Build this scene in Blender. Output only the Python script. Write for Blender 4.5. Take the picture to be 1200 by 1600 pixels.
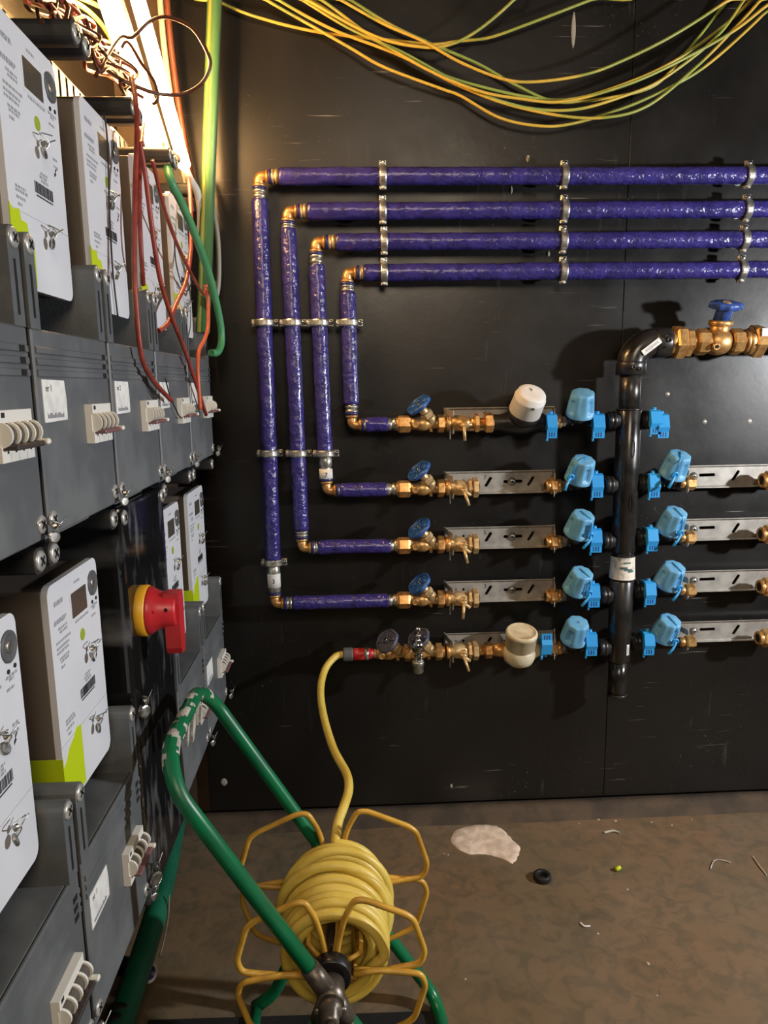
import bpy, bmesh, math, random
from mathutils import Vector, Matrix, noise, geometry
import numpy as np
random.seed(7)
for o in list(bpy.data.objects): bpy.data.objects.remove(o)
scene = bpy.context.scene
col = scene.collection
PI = math.pi
# ------------------------------------------------------------------ camera
H = 1.25            # camera height above the floor
WALL = 1.95         # distance of the black back wall
FPX, YAW, PITCH, ROLL = 1138.36, .0443322, -.1715105, -.0144318
_f = Vector((math.sin(YAW)*math.cos(PITCH), math.cos(YAW)*math.cos(PITCH), math.sin(PITCH)))
_r0 = Vector((math.cos(YAW), -math.sin(YAW), 0)); _u0 = _r0.cross(_f)
_r = math.cos(ROLL)*_r0 + math.sin(ROLL)*_u0
_u = -math.sin(ROLL)*_r0 + math.cos(ROLL)*_u0
CAM = Vector((0, 0, H))
cd = bpy.data.cameras.new('camera'); cam = bpy.data.objects.new('camera', cd); col.objects.link(cam)
cd.sensor_fit = 'VERTICAL'; cd.sensor_height = 36; cd.sensor_width = 27; cd.lens = FPX/1600*36
cd.clip_start = .02
cam.matrix_world = Matrix(((_r.x, _u.x, -_f.x, 0), (_r.y, _u.y, -_f.y, 0), (_r.z, _u.z, -_f.z, H), (0, 0, 0, 1)))
scene.camera = cam
def ray(px, py): return (px-600)/FPX*_r - (py-800)/FPX*_u + _f
def PY(px, py, y):                       # measured point on the plane at depth y
    d = ray(px, py); return CAM + d*(y/d.y)
def PX(px, py, x):
    d = ray(px, py); return CAM + d*(x/d.x)
def PZ(px, py, z):
    d = ray(px, py); return CAM + d*((z-H)/d.z)
# ------------------------------------------------------------------ light
scene.view_settings.view_transform = 'Standard'; scene.view_settings.look = 'None'
scene.view_settings.gamma = 1; scene.view_settings.use_curve_mapping = False
scene.view_settings.exposure = 0.0
w = bpy.data.worlds.new('world'); scene.world = w; w.use_nodes = True
w.node_tree.nodes['Background'].inputs[0].default_value = (.75, .85, 1, 1)
w.node_tree.nodes['Background'].inputs[1].default_value = .035
def area(name, loc, target, size, power, colr, shape='DISK'):
    l = bpy.data.lights.new(name, 'AREA'); l.shape = shape; l.size = size; l.energy = power; l.color = colr
    o = bpy.data.objects.new(name, l); col.objects.link(o); o.location = loc
    o.rotation_euler = (Vector(target)-Vector(loc)).to_track_quat('-Z', 'Y').to_euler()
    return o
area('work_lamp_light', (2.1, .85, 1.36), (-.1, 1.6, .95), .09, 48, (.97, .98, 1))
area('added_fill_light', (.35, -1.2, 2.3), (0, 1.3, .6), 1.0, 27, (1, .80, .58))  # added warm fill lamp above and behind the camera, no doorway known there
# ------------------------------------------------------------------ helpers
WO = {}
def lin(c):
    return tuple(((v/255)/12.92 if v/255 <= .04045 else ((v/255+.055)/1.055)**2.4) for v in c)
class MB:
    def __init__(s): s.v = []; s.f = []; s.s = []
    def add(s, vs, fs, smooth=True):
        n = len(s.v); s.v += [tuple(p) for p in vs]; s.f += [tuple(i+n for i in f) for f in fs]; s.s += [smooth]*len(fs)
        return s
    def cyl(s, a, b, r0, r1=None, n=16, smooth=True, caps=True, phase=0.):
        return s.lathe([(r0, 0), (r0 if r1 is None else r1, 1)], a, Vector(b)-Vector(a), n, smooth, caps, phase, unit=False)
    def hexa(s, a, b, r, n=6, ch=.15, phase=0.):
        a = Vector(a); d = Vector(b)-a
        return s.lathe([(r*.88, 0), (r, ch), (r, 1-ch), (r*.88, 1)], a, d, n, False, True, phase, unit=False)
    def lathe(s, prof, o, ax, n=20, smooth=True, caps=True, phase=0., unit=True):
        o = Vector(o); ax = Vector(ax); L = ax.length; d = ax.normalized()
        if not unit: prof = [(r, h*L) for r, h in prof]
        u = d.orthogonal().normalized() if abs(d.z) > .95 or abs(d.z) < -.95 else Vector((0, 0, 1)).cross(d).normalized()
        v = d.cross(u)
        vs = []; fs = []
        for r, h in prof:
            for i in range(n):
                t = 2*PI*i/n+phase
                vs.append(o+d*h+(u*math.cos(t)+v*math.sin(t))*r)
        for k in range(len(prof)-1):
            for i in range(n):
                j = (i+1) % n
                fs.append((k*n+i, k*n+j, k*n+n+j, k*n+n+i))
        s.add(vs, fs, smooth)
        if caps:
            m = len(s.v)-len(vs)
            s.f.append(tuple(m+i for i in reversed(range(n)))); s.s.append(False)
            q = m+(len(prof)-1)*n
            s.f.append(tuple(q+i for i in range(n))); s.s.append(False)
        return s
    def tube(s, pts, r, n=8, closed=False, caps=True):
        pts = [Vector(p) for p in pts]; N = len(pts)
        vs = []; fs = []
        T = []
        for i in range(N):
            a = pts[(i-1) % N] if (closed or i > 0) else pts[0]
            b = pts[(i+1) % N] if (closed or i < N-1) else pts[-1]
            t = (b-a); T.append(t.normalized() if t.length > 1e-9 else Vector((0, 0, 1)))
        u = T[0].orthogonal().normalized()
        for i in range(N):
            if i: 
                q = T[i-1].rotation_difference(T[i]); u = q @ u
            u = (u-T[i]*u.dot(T[i])).normalized(); v = T[i].cross(u)
            rr = r(i/(N-1)) if callable(r) else r
            for k in range(n):
                t = 2*PI*k/n; vs.append(pts[i]+(u*math.cos(t)+v*math.sin(t))*rr)
        M = N if closed else N-1
        for i in range(M):
            i2 = (i+1) % N
            for k in range(n):
                j = (k+1) % n
                fs.append((i*n+k, i*n+j, i2*n+j, i2*n+k))
        s.add(vs, fs, True)
        if caps and not closed:
            m = len(s.v)-len(vs)
            s.f.append(tuple(m+i for i in reversed(range(n)))); s.s.append(False)
            q = m+(N-1)*n; s.f.append(tuple(q+i for i in range(n))); s.s.append(False)
        return s
    def box(s, lo, hi, bev=0., seg=1, M=None):
        lo = Vector(lo); hi = Vector(hi); c = (lo+hi)/2; d = hi-lo
        bm = bmesh.new(); bmesh.ops.create_cube(bm, size=1)
        for v in bm.verts: v.co = Vector((v.co.x*d.x, v.co.y*d.y, v.co.z*d.z))
        if bev > 0: bmesh.ops.bevel(bm, geom=bm.edges[:], offset=min(bev, .49*min(abs(d.x), abs(d.y), abs(d.z))), segments=seg, affect='EDGES', profile=.5)
        bm.verts.index_update()
        vs = [(M @ v.co if M else v.co)+c for v in bm.verts]
        fs = [tuple(v.index for v in f.verts) for f in bm.faces]
        bm.free(); return s.add(vs, fs, False)
    def prism(s, poly, o, u, v, w, smooth=False):
        o = Vector(o); u = Vector(u); v = Vector(v); w = Vector(w); n = len(poly)
        vs = [o+u*p[0]+v*p[1] for p in poly]+[o+u*p[0]+v*p[1]+w for p in poly]
        fs = [tuple(reversed(range(n))), tuple(range(n, 2*n))]+[(i, (i+1) % n, n+(i+1) % n, n+i) for i in range(n)]
        return s.add(vs, fs, smooth)
    def ring(s, o, ax, ro, ri, h, n=24):
        return s.lathe([(ri, 0), (ro, 0), (ro, h), (ri, h), (ri, 0)], o, Vector(ax).normalized(), n, False, False)
    def flat(s, vf, o, u, v):
        o = Vector(o); u = Vector(u); v = Vector(v)
        return s.add([o+u*p[0]+v*p[1] for p in vf[0]], vf[1], False)
    def build(s, name, m, parent=None, loc=None, props=None):
        if parent is not None: off = WO[parent.name]
        elif loc is not None: off = Vector(loc)
        else:
            A = np.array(s.v); off = Vector(((A[:, 0].min()+A[:, 0].max())/2, (A[:, 1].min()+A[:, 1].max())/2, A[:, 2].min()))
        me = bpy.data.meshes.new(name)
        me.from_pydata([(p[0]-off.x, p[1]-off.y, p[2]-off.z) for p in s.v], [], s.f)
        bm = bmesh.new(); bm.from_mesh(me); bmesh.ops.recalc_face_normals(bm, faces=bm.faces[:]); bm.to_mesh(me); bm.free()
        me.polygons.foreach_set('use_smooth', s.s)
        me.materials.append(M[m]); me.update()
        o = bpy.data.objects.new(name, me); col.objects.link(o); WO[o.name] = off
        if parent is not None: o.parent = parent
        else: o.location = off
        return o
def thing(name, label, cat, loc, group=None):
    o = bpy.data.objects.new(name, None); o.empty_display_size = .02; col.objects.link(o); o.location = loc; WO[o.name] = Vector(loc)
    return tag(o, label, cat, group)
def tag(o, label, cat, group=None):
    o['label'] = label; o['category'] = cat
    if group: o['group'] = group
    return o
def struct(o): o['kind'] = 'structure'; return o
def smoothpath(pts, sub=8, closed=False):
    P = [Vector(p) for p in pts]; N = len(P); out = []
    for i in range(N if closed else N-1):
        if closed: p0, p1, p2, p3 = P[(i-1) % N], P[i], P[(i+1) % N], P[(i+2) % N]
        else: p0, p1, p2, p3 = P[max(i-1, 0)], P[i], P[i+1], P[min(i+2, N-1)]
        for k in range(sub):
            t = k/sub; t2 = t*t; t3 = t2*t
            out.append(.5*((2*p1)+(p2-p0)*t+(2*p0-5*p1+4*p2-p3)*t2+(3*p1-p0-3*p2+p3)*t3))
    if not closed: out.append(P[-1])
    return out
def roundpath(pts, r, seg=6, closed=False):      # straight runs with rounded corners
    P = [Vector(p) for p in pts]; N = len(P); out = []
    for i in range(N):
        if not closed and i in (0, N-1): out.append(P[i]); continue
        a = P[(i-1) % N]; b = P[i]; c = P[(i+1) % N]
        d1 = (a-b); d2 = (c-b); rr = min(r, d1.length*.48, d2.length*.48)
        p = b+d1.normalized()*rr; q = b+d2.normalized()*rr
        for k in range(seg+1):
            t = k/seg; out.append(p*(1-t)**2+b*2*t*(1-t)+q*t*t)
    return out
_tc = {}
def text2d(s, size, align='LEFT'):
    k = (s, size, align)
    if k not in _tc:
        c = bpy.data.curves.new('lettering', 'FONT'); c.body = s; c.size = size; c.align_x = align; c.resolution_u = 3
        o = bpy.data.objects.new('lettering', c); col.objects.link(o)
        me = bpy.data.meshes.new_from_object(o.evaluated_get(bpy.context.evaluated_depsgraph_get()))
        _tc[k] = ([(v.co.x, v.co.y) for v in me.vertices], [tuple(p.vertices) for p in me.polygons])
        bpy.data.objects.remove(o); bpy.data.curves.remove(c); bpy.data.meshes.remove(me)
    return _tc[k]
_pc = {}
def plate2d(outer, holes, th, key=None):         # flat plate with real cut-outs (x,y outline, thickness th)
    c = bpy.data.curves.new('plate', 'CURVE'); c.dimensions = '2D'; c.fill_mode = 'BOTH'; c.extrude = th/2
    for loop in [outer]+holes:
        s = c.splines.new('POLY'); s.points.add(len(loop)-1); s.use_cyclic_u = True
        for p, q in zip(s.points, loop): p.co = (q[0], q[1], 0, 1)
    o = bpy.data.objects.new('plate', c); col.objects.link(o)
    me = bpy.data.meshes.new_from_object(o.evaluated_get(bpy.context.evaluated_depsgraph_get()))
    r = ([tuple(v.co) for v in me.vertices], [tuple(p.vertices) for p in me.polygons])
    bpy.data.objects.remove(o); bpy.data.curves.remove(c); bpy.data.meshes.remove(me)
    return r
def rrect(x0, y0, x1, y1, r, n=5):
    o = []
    for cx, cy, a in ((x1-r, y1-r, 0), (x0+r, y1-r, 90), (x0+r, y0+r, 180), (x1-r, y0+r, 270)):
        for k in range(n+1):
            t = math.radians(a+90*k/n); o.append((cx+r*math.cos(t), cy+r*math.sin(t)))
    return o
# ------------------------------------------------------------------ materials
M = {}
def mat(name, c, rough=.5, metal=0., c2=None, scale=20., detail=4., bump=0., bscale=80., coat=0., emit=None, es=0., spec=.5, rvar=0., ramp=(.4, .65), trans=0., sheen=0.):
    m = bpy.data.materials.new(name); m.use_nodes = True; nt = m.node_tree; b = nt.nodes['Principled BSDF']
    L = nt.links.new
    b.inputs['Base Color'].default_value = (*lin(c), 1); b.inputs['Roughness'].default_value = rough
    b.inputs['Metallic'].default_value = metal; b.inputs['Specular IOR Level'].default_value = spec
    b.inputs['Coat Weight'].default_value = coat; b.inputs['Coat Roughness'].default_value = .12
    b.inputs['Transmission Weight'].default_value = trans
    tc = nt.nodes.new('ShaderNodeTexCoord')
    if c2 is not None or rvar:
        n = nt.nodes.new('ShaderNodeTexNoise'); n.inputs['Scale'].default_value = scale; n.inputs['Detail'].default_value = detail
        L(tc.outputs['Object'], n.inputs['Vector'])
        r = nt.nodes.new('ShaderNodeMapRange'); r.inputs[1].default_value = ramp[0]; r.inputs[2].default_value = ramp[1]
        L(n.outputs['Fac'], r.inputs[0])
        if c2 is not None:
            x = nt.nodes.new('ShaderNodeMix'); x.data_type = 'RGBA'; x.inputs[6].default_value = (*lin(c), 1); x.inputs[7].default_value = (*lin(c2), 1)
            L(r.outputs[0], x.inputs[0]); L(x.outputs[2], b.inputs['Base Color'])
        if rvar:
            rr = nt.nodes.new('ShaderNodeMapRange'); rr.inputs[3].default_value = rough; rr.inputs[4].default_value = rough+rvar
            L(r.outputs[0], rr.inputs[0]); L(rr.outputs[0], b.inputs['Roughness'])
    if bump:
        n2 = nt.nodes.new('ShaderNodeTexNoise'); n2.inputs['Scale'].default_value = bscale; n2.inputs['Detail'].default_value = 3
        L(tc.outputs['Object'], n2.inputs['Vector'])
        bp = nt.nodes.new('ShaderNodeBump'); bp.inputs['Strength'].default_value = bump; bp.inputs['Distance'].default_value = .004
        L(n2.outputs['Fac'], bp.inputs['Height']); L(bp.outputs[0], b.inputs['Normal'])
    if emit: b.inputs['Emission Color'].default_value = (*emit, 1); b.inputs['Emission Strength'].default_value = es
    M[name] = m; return m
mat('brass', (216, 172, 110), .38, .75, (184, 134, 80), 60, bump=.12, bscale=200)
mat('brass_dull', (212, 184, 136), .45, .6, (178, 148, 104), 50, bump=.2, bscale=160)
mat('chrome', (205, 205, 205), .16, 1., (150, 150, 150), 40)
mat('zinc', (190, 188, 180), .36, .85, (140, 138, 130), 60, bump=.15, bscale=150)
mat('steel_sheet', (182, 178, 170), .42, .45, (150, 146, 140), 25, bump=.06, bscale=60)
mat('dark_hole', (10, 10, 10), .9)
mat('foil_blue', (54, 48, 122), .24, 0., (42, 38, 98), 30, bump=1., bscale=85, coat=.4)
mat('pipe_blue', (34, 34, 92), .35)
mat('blue_plastic', (104, 164, 200), .48, 0., (84, 146, 190), 30, bump=.06, bscale=120)
mat('blue_clip', (44, 148, 214), .35)
mat('blue_dark', (48, 80, 150), .4, 0., (34, 56, 112), 60)
mat('wheel_blue', (44, 96, 168), .38, 0., (30, 60, 120), 90, bump=.1)
mat('wheel_old', (50, 62, 96), .5, 0., (86, 82, 78), 90, bump=.2)
mat('black_plastic', (24, 24, 25), .32, 0., (34, 33, 32), 30, rvar=.15)
mat('pipe_black', (28, 26, 25), .2, 0., (38, 35, 32), 18, rvar=.2, coat=.2)
mat('rubber', (18, 18, 18), .6)
mat('grey_part', (86, 88, 90), .5)
mat('white_plastic', (222, 220, 214), .42, 0., (208, 205, 198), 20)
mat('cream', (206, 196, 168), .45, 0., (182, 166, 132), 30, bump=.08)
mat('paper', (226, 226, 222), .8, 0., (206, 206, 204), 60)
mat('paper_worn', (214, 206, 190), .6, 0., (120, 116, 110), 45, ramp=(.5, .72))
mat('ink', (26, 26, 30), .7)
mat('ink_grey', (148, 150, 156), .7)
mat('ink_teal', (70, 96, 96), .7)
mat('cabinet_grey', (88, 92, 95), .46, 0., (104, 107, 109), 14, bump=.05, bscale=220, rvar=.12)
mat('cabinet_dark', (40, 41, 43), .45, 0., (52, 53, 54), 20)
mat('meter_white', (218, 221, 227), .38, 0., (210, 213, 220), 8)
mat('meter_side', (112, 103, 95), .5)
mat('display', (74, 70, 62), .35)
mat('tape_lime', (188, 210, 22), .4)
mat('sticker_olive', (150, 168, 50), .5)
mat('breaker_white', (222, 220, 212), .45)
mat('breaker_side', (120, 84, 66), .55)
mat('breaker_lever', (120, 84, 84), .45)
mat('lever_dark', (60, 52, 50), .45)
mat('red_knob', (190, 38, 46), .38, 0., (170, 34, 40), 20)
mat('yellow_knob', (214, 158, 34), .42)
mat('red_plastic', (190, 34, 40), .38, 0., (206, 150, 150), 70, ramp=(.55, .7))
mat('hose_yellow', (216, 192, 92), .42, 0., (200, 172, 70), 16, bump=.05)
mat('wire_yellow', (204, 160, 62), .35, 0., (176, 132, 48), 25)
mat('frame_green', (12, 108, 66), .30, 0., (16, 90, 58), 14, rvar=.1)
mat('plaster', (186, 182, 170), .85, 0., (150, 146, 136), 60, bump=.6, bscale=120)
mat('cast_metal', (120, 112, 102), .4, .7, (86, 78, 70), 40, bump=.2)
mat('duct_green', (16, 84, 60), .4, 0., (24, 98, 72), 8)
mat('wire_red', (150, 62, 48), .45, 0., (122, 44, 34), 30)
mat('wire_brown', (84, 42, 24), .42)
mat('wire_orange', (196, 92, 56), .45)
mat('wire_black', (30, 24, 20), .5)
mat('wire_green', (70, 140, 92), .45, 0., (84, 150, 104), 20)
mat('duct_ground', (76, 116, 70), .4)
mat('duct_stripe', (150, 150, 70), .4)
mat('wire_ground', (204, 170, 66), .4, 0., (140, 150, 60), 5., ramp=(.48, .56))
mat('wire_ground_green', (140, 160, 76), .4, 0., (196, 168, 64), 6., ramp=(.45, .6))
mat('lamp_tube', (255, 240, 210), .4, emit=(1, .56, .21), es=200)
mat('lamp_tube_b', (255, 240, 210), .4, emit=(1, .56, .21), es=160)
mat('lamp_body', (150, 146, 132), .45)
mat('concrete_kerb', (80, 65, 49), .85, 0., (58, 48, 37), 12, bump=.4, bscale=60)
mat('wall_paint', (84, 66, 46), .8, 0., (64, 50, 36), 5, bump=.2, bscale=30)
mat('ceiling_grey', (70, 68, 64), .9, 0., (58, 56, 52), 4)
mat('screed_white', (226, 208, 190), .85, 0., (196, 176, 156), 40, bump=.4, bscale=90)
mat('mat_black', (14, 14, 15), .75, 0., (20, 20, 20), 80, bump=.3, bscale=300)
mat('silver_lead', (190, 190, 186), .3, .9, (120, 118, 112), 90)
mat('screw_head', (196, 196, 192), .35, .5, (170, 170, 166), 90)
mat('breaker_recess', (84, 78, 70), .6)
mat('seal_grey', (120, 110, 92), .4, .3)
def wall_material():
    m = bpy.data.materials.new('black_plywood'); m.use_nodes = True; nt = m.node_tree; b = nt.nodes['Principled BSDF']; L = nt.links.new
    tc = nt.nodes.new('ShaderNodeTexCoord')
    def nz(scale, det, vec=None, rough=.55):
        n = nt.nodes.new('ShaderNodeTexNoise'); n.inputs['Scale'].default_value = scale; n.inputs['Detail'].default_value = det; n.inputs['Roughness'].default_value = rough
        L(vec or tc.outputs['Object'], n.inputs['Vector']); return n.outputs['Fac']
    def rng(x, a, c, lo=0., hi=1.):
        r = nt.nodes.new('ShaderNodeMapRange'); r.inputs[1].default_value = a; r.inputs[2].default_value = c; r.inputs[3].default_value = lo; r.inputs[4].default_value = hi
        L(x, r.inputs[0]); return r.outputs[0]
    def mixc(f, a, c):
        x = nt.nodes.new('ShaderNodeMix'); x.data_type = 'RGBA'; L(f, x.inputs[0])
        if isinstance(a, tuple): x.inputs[6].default_value = (*lin(a), 1)
        else: L(a, x.inputs[6])
        x.inputs[7].default_value = (*lin(c), 1); return x.outputs[2]
    def mul(a, c):
        x = nt.nodes.new('ShaderNodeMath'); x.operation = 'MULTIPLY'; L(a, x.inputs[0])
        if isinstance(c, float): x.inputs[1].default_value = c
        else: L(c, x.inputs[1])
        return x.outputs[0]
    base = mixc(rng(nz(2.2, 4), .35, .7), (17, 16, 15), (27, 25, 23))
    mp = nt.nodes.new('ShaderNodeMapping'); mp.inputs['Scale'].default_value = (14, 1, 1.6); L(tc.outputs['Object'], mp.inputs['Vector'])
    streak = mul(rng(nz(3, 6, mp.outputs[0], .7), .60, .80), rng(nz(1.6, 2), .45, .65))
    base = mixc(mul(streak, .55), base, (96, 92, 86))
    dust = mul(rng(nz(150, 3), .66, .76), rng(nz(3.1, 3), .50, .66))
    base = mixc(mul(dust, .45), base, (124, 120, 112))
    mp2 = nt.nodes.new('ShaderNodeMapping'); mp2.inputs['Rotation'].default_value = (0, .9, 0); mp2.inputs['Scale'].default_value = (3, 3, 60); L(tc.outputs['Object'], mp2.inputs['Vector'])
    scr = mul(rng(nz(2, 3, mp2.outputs[0]), .66, .74), rng(nz(4.2, 1), .50, .62))
    base = mixc(mul(scr, .8), base, (120, 116, 110))
    L(base, b.inputs['Base Color'])
    L(rng(nz(5, 5), .3, .75, .27, .42), b.inputs['Roughness'])
    b.inputs['Specular IOR Level'].default_value = .45
    bp = nt.nodes.new('ShaderNodeBump'); bp.inputs['Strength'].default_value = .06; bp.inputs['Distance'].default_value = .003
    L(nz(40, 4), bp.inputs['Height']); L(bp.outputs[0], b.inputs['Normal'])
    M['black_plywood'] = m
wall_material()
def floor_material():
    m = bpy.data.materials.new('wet_concrete'); m.use_nodes = True; nt = m.node_tree; b = nt.nodes['Principled BSDF']; L = nt.links.new
    tc = nt.nodes.new('ShaderNodeTexCoord')
    def nz(scale, det, rough=.55, dist=0.):
        n = nt.nodes.new('ShaderNodeTexNoise'); n.inputs['Scale'].default_value = scale; n.inputs['Detail'].default_value = det; n.inputs['Roughness'].default_value = rough; n.inputs['Distortion'].default_value = dist
        L(tc.outputs['Object'], n.inputs['Vector']); return n.outputs['Fac']
    def rng(x, a, c, lo=0., hi=1.):
        r = nt.nodes.new('ShaderNodeMapRange'); r.inputs[1].default_value = a; r.inputs[2].default_value = c; r.inputs[3].default_value = lo; r.inputs[4].default_value = hi
        L(x, r.inputs[0]); return r.outputs[0]
    def mixc(f, a, c):
        x = nt.nodes.new('ShaderNodeMix'); x.data_type = 'RGBA'; L(f, x.inputs[0])
        if isinstance(a, tuple): x.inputs[6].default_value = (*lin(a), 1)
        else: L(a, x.inputs[6])
        x.inputs[7].default_value = (*lin(c), 1); return x.outputs[2]
    c = mixc(rng(nz(1.7, 5), .35, .65), (104, 92, 72), (120, 96, 72))
    c = mixc(rng(nz(24, 5, .5, 1.0), .45, .64, 0, .55), c, (80, 76, 60))
    c = mixc(rng(nz(4, 6, .65, .3), .58, .72, 0, .6), c, (132, 110, 84))
    c = mixc(rng(nz(5.5, 7, .7, 1.2), .55, .68, 0, .5), c, (70, 66, 55))
    L(c, b.inputs['Base Color'])
    L(rng(nz(3, 5, .6, .5), .38, .62, .34, .75), b.inputs['Roughness'])
    bp = nt.nodes.new('ShaderNodeBump'); bp.inputs['Strength'].default_value = .22; bp.inputs['Distance'].default_value = .006
    L(nz(28, 6, .65), bp.inputs['Height']); L(bp.outputs[0], b.inputs['Normal'])
    M['wet_concrete'] = m
floor_material()
def smoked_material():
    m = bpy.data.materials.new('smoked_plastic'); m.use_nodes = True; nt = m.node_tree; L = nt.links.new
    nt.nodes.remove(nt.nodes['Principled BSDF']); out = nt.nodes['Material Output']
    tr = nt.nodes.new('ShaderNodeBsdfTransparent'); tr.inputs[0].default_value = (.16, .17, .18, 1)
    gl = nt.nodes.new('ShaderNodeBsdfPrincipled'); gl.inputs['Base Color'].default_value = (.012, .012, .013, 1)
    gl.inputs['Specular IOR Level'].default_value = .9
    tc = nt.nodes.new('ShaderNodeTexCoord'); mp = nt.nodes.new('ShaderNodeMapping'); mp.inputs['Scale'].default_value = (1, 11, 4); L(tc.outputs['Object'], mp.inputs['Vector'])
    n = nt.nodes.new('ShaderNodeTexNoise'); n.inputs['Scale'].default_value = 3; n.inputs['Detail'].default_value = 6; L(mp.outputs[0], n.inputs['Vector'])
    r = nt.nodes.new('ShaderNodeMapRange'); r.inputs[1].default_value = .54; r.inputs[2].default_value = .74; r.inputs[3].default_value = .0; r.inputs[4].default_value = .6; L(n.outputs['Fac'], r.inputs[0])
    x = nt.nodes.new('ShaderNodeMix'); x.data_type = 'RGBA'; x.inputs[6].default_value = (.012, .012, .013, 1); x.inputs[7].default_value = (.32, .33, .34, 1); L(r.outputs[0], x.inputs[0]); L(x.outputs[2], gl.inputs['Base Color'])
    r2 = nt.nodes.new('ShaderNodeMapRange'); r2.inputs[1].default_value = .4; r2.inputs[2].default_value = .7; r2.inputs[3].default_value = .04; r2.inputs[4].default_value = .16; L(n.outputs['Fac'], r2.inputs[0]); L(r2.outputs[0], gl.inputs['Roughness'])
    mx = nt.nodes.new('ShaderNodeMixShader'); mx.inputs[0].default_value = .7; L(tr.outputs[0], mx.inputs[1]); L(gl.outputs[0], mx.inputs[2]); L(mx.outputs[0], out.inputs[0])
    M['smoked_plastic'] = m
smoked_material()
# ------------------------------------------------------------------ the room
struct(MB().box((-.9, -3, -.1), (2.6, WALL+.1, 0)).build('floor', 'wet_concrete', loc=(0, 0, 0)))
wb = struct(MB().box((-.9, WALL+.018, 0), (2.6, WALL+.12, 2.7)).build('wall_back', 'wall_paint', loc=(0, WALL+.018, 0)))
seam = PY(973, 500, WALL).x
XL = PY(330, 1270, WALL).x
for x0, x1 in ((XL, seam-.0005), (seam+.0005, 2.55)):
    MB().box((x0, WALL, .045), (x1, WALL+.018, 2.6), .0012).build('panel', 'black_plywood', wb)
struct(MB().box((-.9, -3, 0), (-.56, WALL+.1, 2.7)).build('wall_left', 'black_plywood', loc=(-.6, 0, 0)))
struct(MB().box((2.6, -3, 0), (2.7, WALL+.1, 2.7)).build('wall_right', 'wall_paint', loc=(2.6, 0, 0)))
struct(MB().box((-.9, -3, 2.7), (2.7, WALL+.12, 2.8)).build('ceiling', 'ceiling_grey', loc=(0, 0, 2.7)))
kb = MB()
N = 60; prof = []
for i in range(N+1):
    x = -.56+i*(2.6+.56)/N
    y0 = WALL-.028+.004*noise.noise((x*3, 0, 0)); zt = .034+.003*noise.noise((x*4, 2, 0))
    prof += [(x, WALL+.02, 0), (x, WALL+.02, zt), (x, y0+.006, zt-.002), (x, y0, zt-.01), (x, y0-.01, .006), (x, y0-.022, -.002)]
kb.add(prof, [(i*6+k, i*6+k+1, i*6+k+7, i*6+k+6) for i in range(N) for k in range(5)], True)
struct(kb.build('trim_1', 'concrete_kerb', loc=(0, WALL, 0)))
# ------------------------------------------------------------------ insulated pipes
PYW = WALL-.05           # depth of the insulated pipe axes
RYW = WALL-.075          # depth of the manifold row axes
ORD = ['uppermost', 'second', 'third', 'lowest']
ROWN = ['top', 'second', 'third', 'fourth', 'bottom']
def wrinkled(mb, a, b, r, seed=0, n=24, step=.0042):
    a = Vector(a); b = Vector(b); d = b-a; L = d.length; d.normalize()
    u = d.orthogonal().normalized(); v = d.cross(u); m = max(2, int(L/step)); vs = []
    for i in range(m+1):
        h = L*i/m; e = 1-.10*(i in (0, m))
        bend = .0012*noise.noise((h*7, seed*3.1, 0))
        for k in range(n):
            t = 2*PI*k/n; c, s = math.cos(t), math.sin(t)
            q = noise.noise((h*55+t*1.1, c*1.6+seed, s*1.6)); q2 = noise.noise((h*16+seed, c*1.3, s*1.3))
            lap = ((h/.042+t/(2*PI)) % 1.0)
            q3 = noise.noise((h*150+seed*9, c*2.2, s*2.2)); rr = r*e*(1+.045*q+.05*q2+.03*(lap-.5)+.05*abs(q3))
            vs.append(a+d*h+u*(c*rr+bend)+v*(s*rr))
    fs = [(i*n+k, i*n+(k+1) % n, i*n+n+(k+1) % n, i*n+n+k) for i in range(m) for k in range(n)]
    mb.add(vs, fs, True)
    q = len(mb.v)-len(vs); mb.f.append(tuple(q+k for k in reversed(range(n)))); mb.s.append(False)
    mb.f.append(tuple(q+m*n+k for k in range(n))); mb.s.append(False)
    return mb
def collar(mb, a, b, r):              # crimped press sleeve
    mb.lathe([(r*.9, 0), (r, .06), (r, .28), (r*.86, .34), (r*.86, .42), (r*1.02, .48), (r*1.02, .72), (r*.84, .78), (r*.84, .86), (r*1.05, .9), (r*1.05, 1)], a, Vector(b)-Vector(a), 18, True, True, 0, unit=False)
    return mb
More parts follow.
